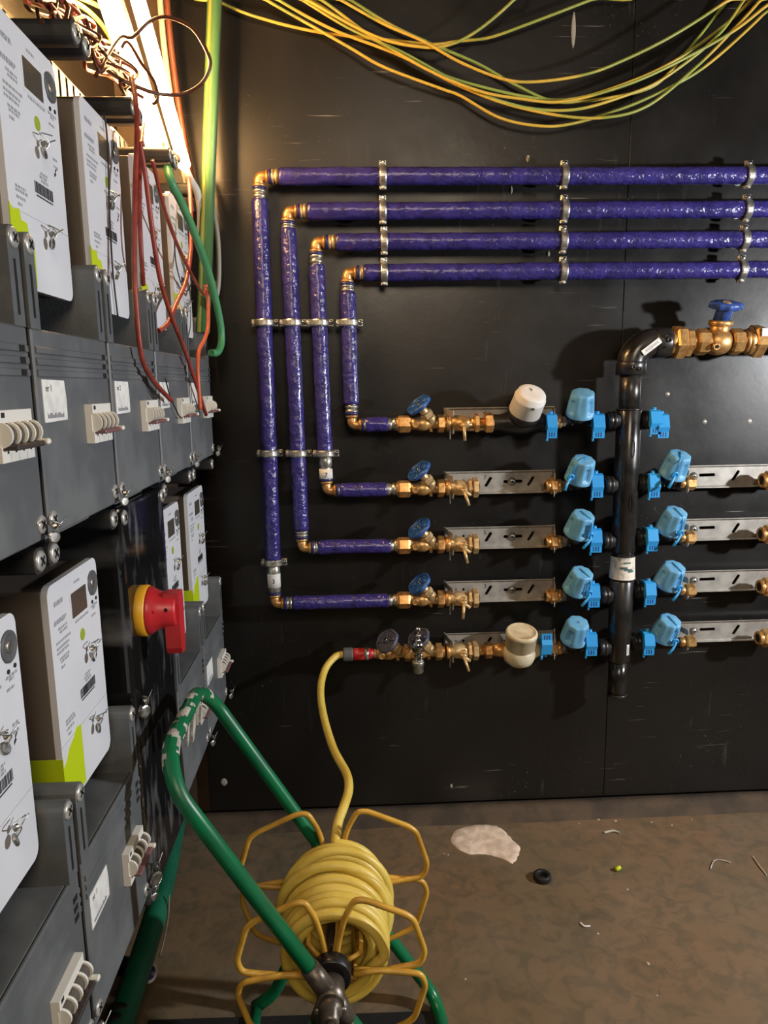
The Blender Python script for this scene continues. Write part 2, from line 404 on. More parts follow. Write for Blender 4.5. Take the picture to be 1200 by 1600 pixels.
# corner px, right-hand y px, insulation start x, vertical insulation from/to y, bottom corner px, stub insulation from/to x
PIPES = [((404, 276), 274, 436, 312, 872, (431, 937), 457, 607),
         ((449, 332), 325.5, 480, 358, 826, (473, 853), 496, 610),
         ((493, 380), 373, 525, 414, 706, (511, 763), 531, 604),
         ((542, 428), 420, 568, 457, 632, (550, 660), 571, 606)]
rowz = [PY(720, y, RYW).z for y in (661, 762, 850, 935, 1017)]
for i, (c0, yr, xi, v0, v1, c1, s0, s1) in enumerate(PIPES):
    A = PY(*c0, PYW); zr = PY(1150, yr, PYW).z; A.z = (A.z+zr)/2
    B = PY(*c1, PYW); B.z = rowz[3-i]; B.y = RYW; 
    A2 = Vector((A.x, A.y, A.z)); dn = (B-A2).normalized()
    t = thing('insulated_pipe', f'blue foil wrapped water pipe, {ORD[i]} of the four along the black wall', 'pipe', A, 'blue insulated water pipes')
    e = Vector((1.9, A.y, A.z))
    r = .0205
    mb = MB(); wrinkled(mb, (PY(xi, c0[1], PYW).x, A.y, A.z), e, r, seed=i*5+1); mb.build('insulation', 'foil_blue', t)
    def onv(py):
        z = PY(c0[0]+(c1[0]-c0[0])*(py-c0[1])/(c1[1]-c0[1]), py, PYW).z
        return A2+(B-A2)*((A2.z-z)/(A2.z-B.z))
    mb = MB(); wrinkled(mb, onv(v0), onv(v1), r*.96, seed=i*5+2); mb.build('insulation', 'foil_blue', t)
    mb = MB(); wrinkled(mb, (PY(s0, c1[1], RYW).x, B.y, B.z), (PY(s1, c1[1], RYW).x, B.y, B.z), r*.9, seed=i*5+3); mb.build('insulation', 'foil_blue', t)
    # bare pipe core, elbows and press sleeves
    core = [B+Vector((PY(625, c1[1], RYW).x-B.x, 0, 0)), B, A2, e]
    xs, xe = PY(s1, c1[1], RYW).x, PY(624, c1[1], RYW).x
    for q, (p, d1, d2) in enumerate(((A2, Vector((1, 0, 0)), dn), (B, Vector((1, 0, 0)), -dn))):
        eb = MB().tube(roundpath([p+d1*.024, p, p+d2*.024], .016), .0125, 14)
        eb.lathe([(.0155, 0), (.0155, .007)], p+d1*.018, d1, 16); eb.lathe([(.0155, 0), (.0155, .007)], p+d2*.018, d2, 16)
        eb.build('elbow', 'brass', t)
    x0 = PY(xi, c0[1], PYW).x
    collar(MB(), A2+Vector((.030, 0, 0)), (x0+.004, A.y, A.z), .0165).build('press_sleeve', 'brass_dull', t)
    collar(MB(), A2+dn*.030, onv(v0)+dn*.004, .0165).build('press_sleeve', 'zinc', t)
    collar(MB(), B-dn*.030, onv(v1)-dn*.004, .0165).build('press_sleeve', 'zinc', t)
    collar(MB(), B+Vector((.030, 0, 0)), (PY(s0, c1[1], RYW).x+.004, B.y, B.z), .0165).build('press_sleeve', 'zinc', t)
    collar(MB(), (xs-.003, B.y, B.z), (xe+.004, B.y, B.z), .0158).build('press_sleeve', 'zinc', t)
    for p, d in ((A2+Vector((.025, 0, 0)), Vector((1, 0, 0))), (A2+dn*.025, dn), (B-dn*.025, -dn), (B+Vector((.025, 0, 0)), Vector((1, 0, 0)))):
        MB().lathe([(.0172, 0), (.018, .0015), (.018, .005), (.0172, .0065)], p, d, 18).build('ring', 'pipe_blue', t)
    if i in (0, 2):                     # white paper tag with a handwritten number
        ya, yb = ((892, 913) if i == 0 else (731, 748))
        a = onv(ya); b = onv(yb)
        tg = MB().lathe([(.0172, 0), (.0172, 1)], a, b-a, 20, True, True, 0, unit=False).build('tag', 'paper', t)
        mid = (a+b)/2+Vector((-.004, -.0177, -.006))
        MB().flat(text2d('3' if i == 0 else '7', .018), mid, (1, 0, 0), (0, 0, 1)).build('number', 'ink', tg)
    # ---- clamps
def clamp(p, axis, label, group):
    """two-part galvanised clamp round a pipe at p; axis 'x' or 'z' is the pipe's direction"""
    t = thing('pipe_clamp', label, 'clamp', p, group)
    d = Vector((1, 0, 0)) if axis == 'x' else Vector((0, 0, 1)); s = Vector((0, 0, 1)) if axis == 'x' else Vector((1, 0, 0))
    f = Vector((0, -1, 0)); R = .0230; W = .017
    prof = [(-W/2, 0), (W/2, 0), (W/2, .0015), (W/2-.003, .003), (-W/2+.003, .003), (-W/2, .0015)]
    mb = MB(); n = 28; vs = []
    for k in range(n):
        a = 2*PI*k/n; rd = f*math.cos(a)+s*math.sin(a)
        vs += [p+rd*(R+h)+d*x for x, h in prof]
    m = len(prof)
    mb.add(vs, [(k*m+j, k*m+(j+1) % m, ((k+1) % n)*m+(j+1) % m, ((k+1) % n)*m+j) for k in range(n) for j in range(m)], False)
    mb.build('band', 'zinc', t)
    for sg in (1, -1):
        o = p+s*sg*(R+(.0065 if sg == 1 else .0035)); eh = .0060 if sg == 1 else .0045
        ear = MB()
        hx = d*(W/2)
        def bx(c, ex, ey, ez):
            mm = Matrix(((d.x, f.x, s.x), (d.y, f.y, s.y), (d.z, f.z, s.z)))
            ear.box(c-Vector((ex, ey, ez)), c+Vector((ex, ey, ez)), .0008) if axis == 'x' else ear.box(c-Vector((ez, ey, ex)), c+Vector((ez, ey, ex)), .0008)
        bx(o+f*.003, W/2, .0018, eh); bx(o-f*.003, W/2, .0018, eh)
        ear.build('ear', 'zinc', t)
        if sg == 1:
            sc = MB().lathe([(.0062, 0), (.0062, .0025), (.005, .0045), (.0025, .0052)], o+f*.0048, f, 12)
            so = sc.build('screw', 'chrome', t)
            MB().box(o+f*.0102-Vector((.004, .0004, .0008)), o+f*.0102+Vector((.004, .0004, .0008))).build('screw_slot', 'dark_hole', so)
        else:
            MB().lathe([(.006, 0), (.006, .003), (.003, .0045)], o+f*.0048, f, 10).build('screw', 'zinc', t)
    MB().cyl(p-f*(R+.001), (p.x, WALL+.002, p.z), .0055, n=10).lathe([(.013, 0), (.013, .003)], (p.x, WALL, p.z), f, 16).build('stud', 'zinc', t)
hx = [(598, 598, 600, 600), (881, 881, 879, 879), (1168, 1165, 1161, 1157)]
for j in range(3):
    for i, (c0, yr, *_) in enumerate(PIPES):
        A = PY(*c0, PYW); z = (A.z+PY(1150, yr, PYW).z)/2
        clamp(Vector((PY(hx[j][i], c0[1], PYW).x, PYW, z)), 'x', f'zinc clamp on the {ORD[i]} horizontal blue pipe, {["leftmost", "middle", "rightmost"][j]} of its three', 'clamps on the horizontal blue pipes')
vcl = [(505, (415, 460, 503, 547), 4), (707, (422, 466, 511), 3), (875, (430,), 1)]
VN = ['leftmost', 'second', 'third', 'fourth']
for j, (py, xs, n) in enumerate(vcl):
    for i in range(n):
        c0, c1 = PIPES[i][0], PIPES[i][5]
        A = PY(*c0, PYW); B = PY(*c1, PYW)
        px = c0[0]+(c1[0]-c0[0])*(py-c0[1])/(c1[1]-c0[1])
        p = PY(px, py, PYW); B.y = RYW; B.z = rowz[3-i]
        A.z = (A.z+PY(1150, PIPES[i][1], PYW).z)/2
        q = A+(B-A)*((A.z-p.z)/(A.z-B.z))
        clamp(q, 'z', f'zinc clamp round the {VN[i]} upright blue pipe, in the {["upper line of four", "lower line of three", "lone spot near its bottom elbow"][j]}', 'clamps on the upright blue pipes')
# ------------------------------------------------------------------ water manifold
def RX(px, i, side='L', y=None): return PY(px, (661, 762, 850, 935, 1017)[i] if side == 'L' else (664, 748, 832, 914, 993)[i], y or RYW).x
rowzr = [PY(1100, y, RYW).z for y in (657, 752, 836, 918, 998)]
rowzr[0] = rowz[0]
X = Vector((1, 0, 0)); YF = Vector((0, -1, 0)); Z = Vector((0, 0, 1))
def stop_valve(i, xoff=0., label='', wheel='wheel_blue', face=.28, nut=True, twist=0.):
    z = rowz[i]
    def P(px, dz=0., dy=0.): return Vector((RX(px+xoff, i), RYW+dy, z+dz))
    t = thing('stop_valve', label, 'valve', P(662), 'brass stop valves')
    b = MB()
    b.lathe([(.012, 0), (.0155, .004), (.0155, .020), (.0185, .026), (.0185, .040), (.0165, .046), (.0135, .052), (.0135, .075), (.016, .080), (.016, .086)], P(639), X, 18)
    b.cyl(P(648, 0, -.006), P(648, -.001, -.0225), .0095, .0085, 14).lathe([(.0085, 0), (.0065, .001), (.0065, -.002), (.004, -.002)], P(648, -.001, -.0225), YF, 14)
    b.cyl(P(673, -.008), P(673, -.021), .006, .005, 10)
    b.build('body', 'brass', t)
    if nut: MB().hexa(P(621), P(641), .0225, phase=.2).lathe([(.017, 0), (.017, .006)], P(619), X, 16).build('union_nut', 'brass', t)
    MB().hexa(P(683), P(694), .0235, phase=.35).build('union_nut', 'brass', t)
    MB().cyl(P(693), P(698), .0150, n=16).lathe([(.0165, 0), (.0165, .002), (.0145, .003), (.0145, .005), (.0165, .006), (.0165, .008)], P(693), X, 16).build('thread', 'brass', t)
    d = Vector((-.62, -face, .74)).normalized()
    o = P(677, .002)
    MB().lathe([(.0145, 0), (.0150, .014), (.0150, .020)], o, d, 16).build('neck', 'brass_dull', t)
    MB().hexa(o+d*.020, o+d*.036, .0165, phase=.3).lathe([(.011, 0), (.0115, .002), (.010, .012), (.0085, .016)], o+d*.036, d, 16).build('bonnet', 'brass_dull', t)
    MB().cyl(o+d*.048, o+d*.068, .0055, n=10).build('spindle', 'brass_dull', t)
    hw = MB(); c = o+d*.062; u = d.orthogonal().normalized(); v = d.cross(u)
    n = 40; prof = [(-.003, -.003), (.003, -.003), (.004, .002), (.0015, .0065), (-.0015, .0065), (-.004, .002)]; vs = []
    for k in range(n):
        a = 2*PI*k/n; rd = u*math.cos(a+twist)+v*math.sin(a+twist); R = .0305*(1+.035*math.cos(6*a))
        vs += [c+rd*(R+pr)+d*h for pr, h in prof]
    m = len(prof); hw.add(vs, [(k*m+j, k*m+(j+1) % m, ((k+1) % n)*m+(j+1) % m, ((k+1) % n)*m+j) for k in range(n) for j in range(m)], True)
    hw.lathe([(.0105, 0), (.0105, .006), (.007, .009)], c-d*.002, d, 14)
    hw.lathe([(.0295, -.0005), (.0295, .0025)], c, d, 24)
    for k in range(4):
        a = PI/2*k+.4; rd = u*math.cos(a)+v*math.sin(a); hw.cyl(c+rd*.008+d*.003, c+rd*.029+d*.002, .0042, n=8)
    h = hw.build('handwheel', wheel, t)
    MB().lathe([(.005, 0), (.005, .002), (.003, .003)], c+d*.0072, d, 10).build('wheel_screw', 'chrome', h)
    return t
def lever_valve(i, label, big=True, ang=(-.10, -.35, -1.)):
    z = rowz[i]
    def P(px, dz=0., dy=0.): return Vector((RX(px, i), RYW+dy, z+dz))
    t = thing('meter_valve', label, 'valve', P(720), 'brass lever valves before the meters')
    MB().lathe([(.0205, 0), (.0215, .001), (.0215, .008), (.0205, .009)], P(697), X, 20).build('flange', 'brass', t)
    b = MB().lathe([(.015, 0), (.015, .005), (.0195, .012), (.0205, .024), (.0195, .036), (.016, .042), (.016, .052)], P(702), X, 20)
    b.cyl(P(722, 0, -.008), P(722, -.004, -.026), .0125, .0115, 14)
    b.build('body', 'brass_dull' if i else 'brass', t)
    if big:
        MB().hexa(P(731), P(737), .0235, phase=.1).build('hex_collar', 'brass_dull', t)
        nb = MB().hexa(P(738), P(747), .0265, phase=.3)
        nb.build('union_nut', 'brass_dull', t)
        MB().lathe([(.0135, 0), (.0135, .003)], P(747), X, 16).build('bore', 'dark_hole', t)
    s = P(722, -.004, -.027); d = Vector(ang).normalized()
    MB().lathe([(.008, 0), (.008, .006), (.005, .009)], s, YF, 12).build('stem', 'brass_dull', t)
    a = s+YF*.008
    q = Vector((.75, -.25, -.5)).normalized() if ang[0] != 0 else Vector((1, -.2, .1)).normalized()
    MB().cyl(a-q*.010, a+q*.020, .0042, n=10).cyl(a, a+d*.040, .0044, .0040, 10).build('lever', 'brass_dull', t)
    MB().box(P(702, -.040, -.017)-Vector((.0012, 0, 0)), P(702, -.012, -.009)+Vector((.0012, 0, 0)), .0006).build('lock_tab', 'zinc', t)
    return t
def rail(i, x0, x1, label, side, num=None):
    """slotted steel meter bracket with ears turned out of the wall"""
    z = rowz[i] if side == 'L' else rowzr[i]
    xa, xb = (RX(x0, i, side), RX(x1, i, side)); L = xb-xa; zt, zb_ = z+.032, z-.018; yb = WALL-.030
    t = thing('meter_bracket', label, 'bracket', (xa+L/2, WALL, z), 'slotted steel meter brackets')
    outer = [(0, 0), (L, 0), (L, zt-zb_), (0, zt-zb_)]
    def slot(cx, cz, ln, w, ang):
        o = []; c, s = math.cos(ang), math.sin(ang)
        for k in range(12):
            a = 2*PI*k/12; ex = (ln/2-w/2)*(1 if math.cos(a) > 0 else -1)+w/2*math.cos(a); ey = w/2*math.sin(a)
            o.append((cx+ex*c-ey*s, cz+ex*s+ey*c))
        return o
    k = (zt-zb_)*.52
    if side == 'L':
        sl = [(.10, k+.004, .008, .008, 0), (.17, k+.004, .008, .008, 0), (.40, k, .030, .0085, 1.0), (.625, k, .052, .009, 0), (.79, k, .030, .0085, 1.0)]; sc = (.615,)
    else:
        sl = [(.24, k+.003, .045, .009, 0), (.44, k, .032, .009, 1.0), (.72, k, .030, .009, 0), (.86, k, .032, .009, 1.0)]; sc = (.145, .70)
    vs, fs = plate2d(outer, [slot(a*L, b, l, wd, an) for a, b, l, wd, an in sl], .0022)
    web = MB().add([(xa+v[0], yb+v[2], zb_+v[1]) for v in vs], fs, False)
    web.build('web', 'steel_sheet', t)
    fl = MB()                                   # lips rolled towards the room
    for zz, dz in ((zt, .004), (zb_, -.003)):
        pts = [(0, 0), (-.006, dz*.3), (-.010, dz), (-.010, dz+.0022*(1 if dz > 0 else -1)), (-.005, dz*.3+.0022*(1 if dz > 0 else -1)), (.0011, .0022*(1 if dz > 0 else -1))]
        fl.prism([(p[0], p[1]) for p in pts], (xa, yb, zz), (0, 1, 0), (0, 0, 1), (L, 0, 0))
    fl.build('lip', 'steel_sheet', t)
    st = MB().box((xa+.02, yb, zb_+.012), (xa+.05, WALL, zt-.012)).box((xb-.05, yb, zb_+.012), (xb-.02, WALL, zt-.012)); st.build('standoff', 'zinc', t)
    for e, sg in ((xa, -1), (xb, 1)):
        if side == 'R' and sg == 1: continue
        ear = MB()
        for zz in (zt-.009, zb_-.003):
            pl = [(0, 0), (-.040, -.004), (-.062, -.006), (-.066, -.002), (-.066, .006), (-.062, .010), (-.040, .010), (0, .016)]
            ear.prism([(p[0], p[1]) for p in pl], (e, yb, zz), (sg*.25, 1, 0), (0, 0, 1), (.0024*sg, 0, 0))
        ear.prism([(0, 0), (-.012, 0), (-.012, zt-zb_), (0, zt-zb_)], (e, yb, zb_), (sg*.25, 1, 0), (0, 0, 1), (.0024*sg, 0, 0))
        ear.build('ear', 'steel_sheet', t)
    for s_ in sc:
        o = Vector((xa+s_*L, yb-.0012, zb_+k))
        w_ = MB().lathe([(.0115, 0), (.0115, .0015), (.0085, .0018), (.0085, .003), (.007, .006), (.003, .0075)], o, YF, 20).build('screw', 'zinc', t)
        MB().lathe([(.0035, 0), (.0035, .0006)], o+YF*.0074, YF, 6).build('socket', 'dark_hole', w_)
    if num:
        MB().flat(text2d(num, .016), (xa+.355*L, yb-.0014, zt-.017), (1, 0, 0), (0, 0, 1)).build('number', 'ink', t)
    return t
LETTER = ['9', '7', '5', '3', None]
for i in range(5):
    R_ = f'the {ROWN[i]} row'
    rail(i, 698, 872, f'slotted steel meter bracket left of the black riser, {ROWN[i]} of five', 'L', LETTER[i])
    if i < 4:
        stop_valve(i, 0, f'brass stop valve with blue handwheel on {R_} of the left manifold', twist=i*.3)
        lever_valve(i, f'brass lever valve at the left end of the {ROWN[i]} left meter bracket', big=i > 0, ang=[(0, -.3, -1), (.30, -.4, -1), (.18, -.4, -1), (-.14, -.4, -1)][i])
stop_valve(4, -52, 'brass stop valve with worn blue handwheel next to the red hose coupling', 'wheel_old', .5, nut=False, twist=.2)
stop_valve(4, -3, 'brass stop valve with worn blue handwheel behind the chrome tap', 'wheel_old', .42, nut=False, twist=.5)
lever_valve(4, 'brass lever valve beside the cream water meter on the bottom row', big=True, ang=(.30, -.5, -1))
def rp(i, px, dz=0., dy=0.): return Vector((RX(px, i), RYW+dy, rowz[i]+dz))
def rpr(i, px, dz=0., dy=0.): return Vector((RX(px, i, 'R'), RYW+dy, rowzr[i]+dz))
# water meter of the top row: black body, white capsule
t = thing('water_meter', 'water meter with tall white capsule on the top row, marked 9', 'water meter', rp(0, 818))
MB().hexa(rp(0, 741), rp(0, 748), .0245, phase=.2).cyl(rp(0, 730), rp(0, 760), .0125, n=16).hexa(rp(0, 757), rp(0, 770), .0260, phase=.25).build('union_nut', 'brass', t)
b = MB().lathe([(.019, 0), (.021, .004), (.021, .02), (.026, .035), (.031, .06), (.031, .09), (.026, .112), (.021, .125), (.021, .135)], rp(0, 769), X, 20); b.build('body', 'black_plastic', t)
d = Vector((.16, -.62, .80)).normalized(); o = rp(0, 814, .004)
MB().lathe([(.030, 0), (.041, .012), (.043, .022), (.043, .030), (.040, .034)], o, d, 32).build('collar', 'black_plastic', t)
cp = MB().lathe([(.040, 0), (.0415, .002), (.040, .040), (.0405, .041), (.0405, .046), (.0375, .050), (.0365, .058), (.034, .061), (.02, .0615)], o+d*.030, d, 40).build('capsule', 'white_plastic', t)
u = X-d*X.dot(d); u.normalize(); v = d.cross(u); v = v if v.z > 0 else -v
MB().flat(text2d('9', .020), o+d*.0920-u*.007+v*.004, u, v).build('number', 'ink', cp)
MB().box(o+d*.072-v*.042-Vector((.004, .002, .003)), o+d*.072-v*.042+Vector((.004, .002, .003)), .001).build('catch', 'lever_dark', cp)
# cream meter of the bottom row
t = thing('water_meter', 'cream brass-bodied water meter with round lid on the bottom row', 'water meter', rp(4, 808))
MB().cyl(rp(4, 735), rp(4, 762), .0135, n=16).hexa(rp(4, 757), rp(4, 769), .0225, phase=.2).cyl(rp(4, 766), rp(4, 790), .0155, .022, 16).build('inlet', 'brass', t)
o = rp(4, 809, -.018, -.01); d = Vector((.03, -.28, .96)).normalized()
MB().lathe([(.016, -.022), (.030, -.016), (.040, -.006), (.044, .008), (.044, .022), (.041, .030), (.039, .034)], o, d, 36).build('body', 'cream', t)
MB().lathe([(.038, 0), (.041, .003), (.041, .040), (.0425, .041), (.0425, .048), (.040, .052), (.037, .0535), (.036, .0515), (.02, .0520)], o+d*.032, d, 36).build('lid', 'white_plastic' if 0 else 'cream', t)
MB().cyl(o+X*.030+Z*.012, o+X*.062+Z*.020, .022, .014, 16).build('outlet', 'cream', t)
MB().box(o+d*.083+YF*(-.030)-Vector((.006, .003, .002)), o+d*.083+YF*(-.030)+Vector((.006, .004, .004)), .001).build('hinge', 'cream', t)
# unions at the ends of the brackets
for i in range(5):
    t = thing('pipe_union', f'brass union held by the fork at the right end of the {ROWN[i]} left bracket', 'fitting', rp(i, 862), 'brass unions in the bracket forks')
    a, b_ = (857, 870)
    MB().hexa(rp(i, a+2), rp(i, b_), .0215, phase=.3).build('union_nut', 'brass', t)
    MB().lathe([(.013, 0), (.016, .002), (.016, .012), (.012, .014)], rp(i, a-5), X, 16).lathe([(.0175, 0), (.0175, .012)], rp(i, b_-1), X, 16).build('sleeve', 'brass', t)
    MB().cyl(rp(i, a-5.5), rp(i, a-4.5), .010, n=14).build('bore', 'dark_hole', t)
    MB().hexa(rp(i, 872), rp(i, 884), .0145).cyl(rp(i, 880), rp(i, 892), .010, n=12).build('coupling', 'grey_part', t)
for i in range(1, 5):
    rail(i, 1062, 1290, f'slotted steel meter bracket right of the black riser on the {ROWN[i]} row', 'R')
    t = thing('pipe_union', f'brass union at the left end of the {ROWN[i]} right-hand bracket', 'fitting', rpr(i, 1075), 'brass unions on the right brackets')
    MB().hexa(rpr(i, 1067, -.003, -.012), rpr(i, 1082, -.003, -.012), .0185, phase=.4).build('union_nut', 'brass', t)
    MB().cyl(rpr(i, 1058, -.003, -.012), rpr(i, 1068, -.003, -.012), .013, n=16).build('sleeve', 'brass', t)
    px = 1187 - (i-1)*2
    t = thing('pipe_union', f'open brass union nut at the frame edge on the {ROWN[i]} right-hand bracket', 'fitting', rpr(i, px+10), 'open brass unions at the right edge')
    n_ = MB().lathe([(.0125, .003), (.0125, 0), (.0185, 0), (.0195, .002), (.0195, .010)], rpr(i, px, 0, -.008), X, 20, True, False); n_.build('sleeve', 'brass', t)
    MB().hexa(rpr(i, px+6, 0, -.008), rpr(i, px+24, 0, -.008), .0255, phase=.3).build('union_nut', 'brass', t)
    MB().cyl(rpr(i, px+.8, 0, -.008), rpr(i, px+2, 0, -.008), .0122, n=16).build('bore', 'dark_hole', t)
    MB().cyl(rpr(i, px+24, 0, -.008), rpr(i, px+60, 0, -.008), .015, n=16).build('body', 'brass', t)
# ------------------------------------------------------------------ black riser
RY = WALL-.080
rt = PY(980, 560, RY); rx = (PY(983, 620, RY).x+PY(965, 1080, RY).x)/2
def rz(py): return PY(972, py, RY).z
t = thing('riser_pipe', 'thick black plastic riser pipe with elbow and side sockets', 'pipe', (rx, RY, rz(1085)))
zc = PY(1040, 535, RY).z
MB().cyl((rx, RY, rz(660)), (rx, RY, zc-.05), .0265, n=32).build('pipe', 'pipe_black', t)
man = MB().lathe([(.0285, 0), (.0315, .003), (.0315, rz(638)-rz(862)-.004), (.0285, rz(638)-rz(862))], (rx, RY, rz(862)), Z, 32); man.build('manifold', 'pipe_black', t)
MB().lathe([(.0335, 0), (.0335, .004)], (rx, RY, rz(641)), Z, 32).build('seam_ring', 'pipe_black', t)
man2 = MB().lathe([(.0270, 0), (.0310, .004), (.0315, rz(905)-rz(1032)-.003), (.029, rz(905)-rz(1032))], (rx, RY, rz(1032)), Z, 32); man2.build('manifold', 'pipe_black', t)
MB().lathe([(.020, 0), (.0245, .004), (.0245, rz(1030)-rz(1083)), ], (rx, RY, rz(1083)), Z, 32).lathe([(.0265, 0), (.0275, .002), (.0275, .006), (.0265, .008)], (rx, RY, rz(1086)), Z, 32).build('end_pipe', 'pipe_black', t)
MB().lathe([(.029, 0), (.029, rz(860)-rz(908))], (rx, RY, rz(908)), Z, 32).build('pipe', 'pipe_black', t)
lab = MB().lathe([(.0345, 0), (.0335, .004), (.0315, .05), (.0318, rz(868)-rz(902))], (rx, RY, rz(902)), Z, 36, True, False).build('wrap_label', 'paper_worn', t)
pr = MB()
def onrim(a, z, r=.0335): return Vector((rx+r*math.sin(a), RY-r*math.cos(a), z))
for (a0, a1, za, zb_) in ((-.55, .05, .030, .036), (-.2, .45, .026, .031), (.1, .62, .021, .026), (-.3, .3, .045, .049)):
    k = 6; q = [onrim(a0+(a1-a0)*j/k, rz(902)+za) for j in range(k+1)]+[onrim(a0+(a1-a0)*j/k, rz(902)+zb_) for j in range(k+1)]
    pr.add(q, [(j, j+1, k+2+j, k+1+j) for j in range(k)], True)
pr.build('print', 'ink_teal', lab)
for (a, za, w_, h_) in ((.45, rz(1018), .009, .030),):
    s_ = MB(); q = [onrim(a-w_/2/.032, za, .0322), onrim(a+w_/2/.032, za, .0322), onrim(a+w_/2/.032, za+h_, .0322), onrim(a-w_/2/.032, za+h_, .0322)]
    st = s_.add(q, [(0, 1, 2, 3)]).build('sticker', 'paper', t)
    pr = MB()
    for j in range(7):
        z0 = za+.004+j*.0032; pr.add([onrim(a-.08, z0, .0325), onrim(a+.08, z0, .0325), onrim(a+.08, z0+.0015, .0325), onrim(a-.08, z0+.0015, .0325)], [(0, 1, 2, 3)])
    pr.build('print', 'ink', st)
R = .055
pts = [(rx, RY, zc-.075)]+[(rx+R-R*math.cos(a), RY, zc-R+R*math.sin(a)) for a in [PI/2*j/12 for j in range(13)]]+[(PY(1042, 535, RY).x, RY, zc)]
el = MB().tube(pts, .0355, 32); el.build('elbow', 'pipe_black', t)
ex = PY(1043, 535, RY).x
MB().lathe([(.0375, 0), (.0375, .030), (.036, .033)], (rx, RY, zc-.080), Z, 32).lathe([(.036, 0), (.0375, .003), (.0375, .034), (.034, .042)], (ex-.038, RY, zc), X, 32).build('elbow_socket', 'pipe_black', t)
for (dx, dz, r_) in ((-.008, -.062, .006), (.008, -.066, .0045)):
    MB().lathe([(r_, 0), (r_, .004), (r_*.6, .0045), (r_*.6, .001)], (rx+dx, RY-.0365, zc+dz), YF, 14).build('weld_terminal', 'pipe_black', t)
for (dx, dz, r_) in ((-.012, .004, .006), (-.020, .012, .004), (-.018, -.014, .002)):
    MB().lathe([(r_, 0), (r_, .004), (r_*.6, .0045), (r_*.6, .001)], (ex+dx, RY-.0365, zc+dz), YF, 14).build('weld_terminal', 'pipe_black', t)
st = MB(); c = Vector((rx+.036, RY-.0385, zc-.012)); u = Vector((.80, 0, .60)); v = Vector((-.60, 0, .80))
st.prism(rrect(-.027, -.0075, .027, .0075, .001, 2), c, u, v, (0, .003, 0)); sto = st.build('sticker', 'paper', t)
pr = MB()
for j in range(12): pr.prism([(-.018+j*.0033, -.003), (-.0165+j*.0033, -.003), (-.0165+j*.0033, .0032), (-.018+j*.0033, .0032)], c+YF*.0003, u, v, (0, .0002, 0))
pr.build('print', 'ink_grey', sto)
for (za) in (rz(700), rz(785)):           # moulded oval marks
    q = [onrim(.10+.12*math.cos(a), za+.022*math.sin(a), .0322) for a in [2*PI*j/20 for j in range(20)]]
    MB().tube(q, .0010, 5, closed=True).build('moulded_mark', 'pipe_black', t)
CL = [(940, 960), (938, 955), (937, 952), (935, 950), (936, 949)]
for i in range(5):
    for side in (-1, 1):
        p = Vector((rx+side*.028, RY, rowz[i] if side < 0 else rowzr[i]))
        s_ = MB().lathe([(.022, 0), (.021, .008), (.0245, .009), (.0245, .016), (.0215, .018), (.0235, .020), (.0235, .028), (.019, .031)], p, X*side, 24)
        s_.build('socket', 'black_plastic', t)
# main valve on the right of the elbow
def mp(px, dz=0., dy=0.): return Vector((PY(px, 535, RY).x, RY+dy, zc+dz))
t = thing('main_valve', 'large brass main ball valve with blue handle beside the black elbow', 'valve', mp(1120))
MB().lathe([(.030, 0), (.033, .004), (.033, .016)], mp(1043), X, 24).hexa(mp(1051), mp(1068), .043, phase=.25).build('union_nut', 'brass', t)
MB().hexa(mp(1068), mp(1079), .037, phase=.25).cyl(mp(1078), mp(1088), .024, n=20).build('adapter', 'brass', t)
MB().hexa(mp(1085), mp(1105), .0335, phase=.1, n=8).build('hex_end', 'brass', t)
MB().lathe([(.024, 0), (.030, .008), (.034, .022), (.034, .034), (.030, .048), (.024, .056)], mp(1104), X, 28).cyl(mp(1109, -.012, -.026), mp(1109, -.014, -.040), .0085, .008, 14).cyl(mp(1121, .01), mp(1122, .048, -.006), .022, .024, 20).build('body', 'brass', t)
MB().lathe([(.005, 0), (.005, .001)], mp(1109, -.014, -.0402), YF, 10).build('bore', 'dark_hole', t)
MB().lathe([(.027, 0), (.0295, .003), (.0295, .010), (.027, .013)], mp(1122, .040, -.005), Vector((.02, -.15, 1)), 24).build('gland', 'brass', t)
MB().hexa(mp(1139), mp(1158), .0335, phase=.1, n=8).build('hex_end', 'brass', t)
MB().cyl(mp(1157), mp(1166), .026, n=20).lathe([(.030, 0), (.031, .010)], mp(1160), X, 24).build('adapter', 'brass', t)
nn = MB().hexa(mp(1172), mp(1190), .043, phase=.25).lathe([(.030, 0), (.036, .012)], mp(1164), X, 24).build('union_nut', 'brass', t)
MB().box(mp(1176, .010, -.0410), mp(1187, .030, -.0395), .0005).build('sticker', 'paper', nn)
d = Vector((.06, -.42, .9)).normalized(); o = mp(1122, .050, -.007)
MB().lathe([(.020, 0), (.020, .030), (.022, .034)], o, d, 24).build('handle_stem', 'blue_dark', t)
hb = MB(); u = (X-d*X.dot(d)).normalized(); v = d.cross(u); n = 40; vs = []
for (rs, h) in ((.8, 0), (1, .003), (1, .014), (.92, .017), (.3, .017)):
    for k in range(n):
        a = 2*PI*k/n; r_ = .034+.009*max(0, math.cos(2*a))**2+.0025*math.cos(8*a)
        vs.append(o+d*(.032+h)+(u*math.cos(a)+v*math.sin(a)*.72)*r_*rs)
hb.add(vs, [(j*n+k, j*n+(k+1) % n, j*n+n+(k+1) % n, j*n+n+k) for j in range(4) for k in range(n)], True)
hb.f.append(tuple(4*n+k for k in range(n))); hb.s.append(False)
ho = hb.build('handle', 'blue_dark', t)
MB().lathe([(.011, 0), (.011, .001)], o+d*.0492, d, 20).build('handle_disc', 'brass_dull', ho)
MB().lathe([(.031, 0), (.031, 1)], mp(1190), Vector((1.2, 0, 0)), 28, True, True, 0, unit=False)
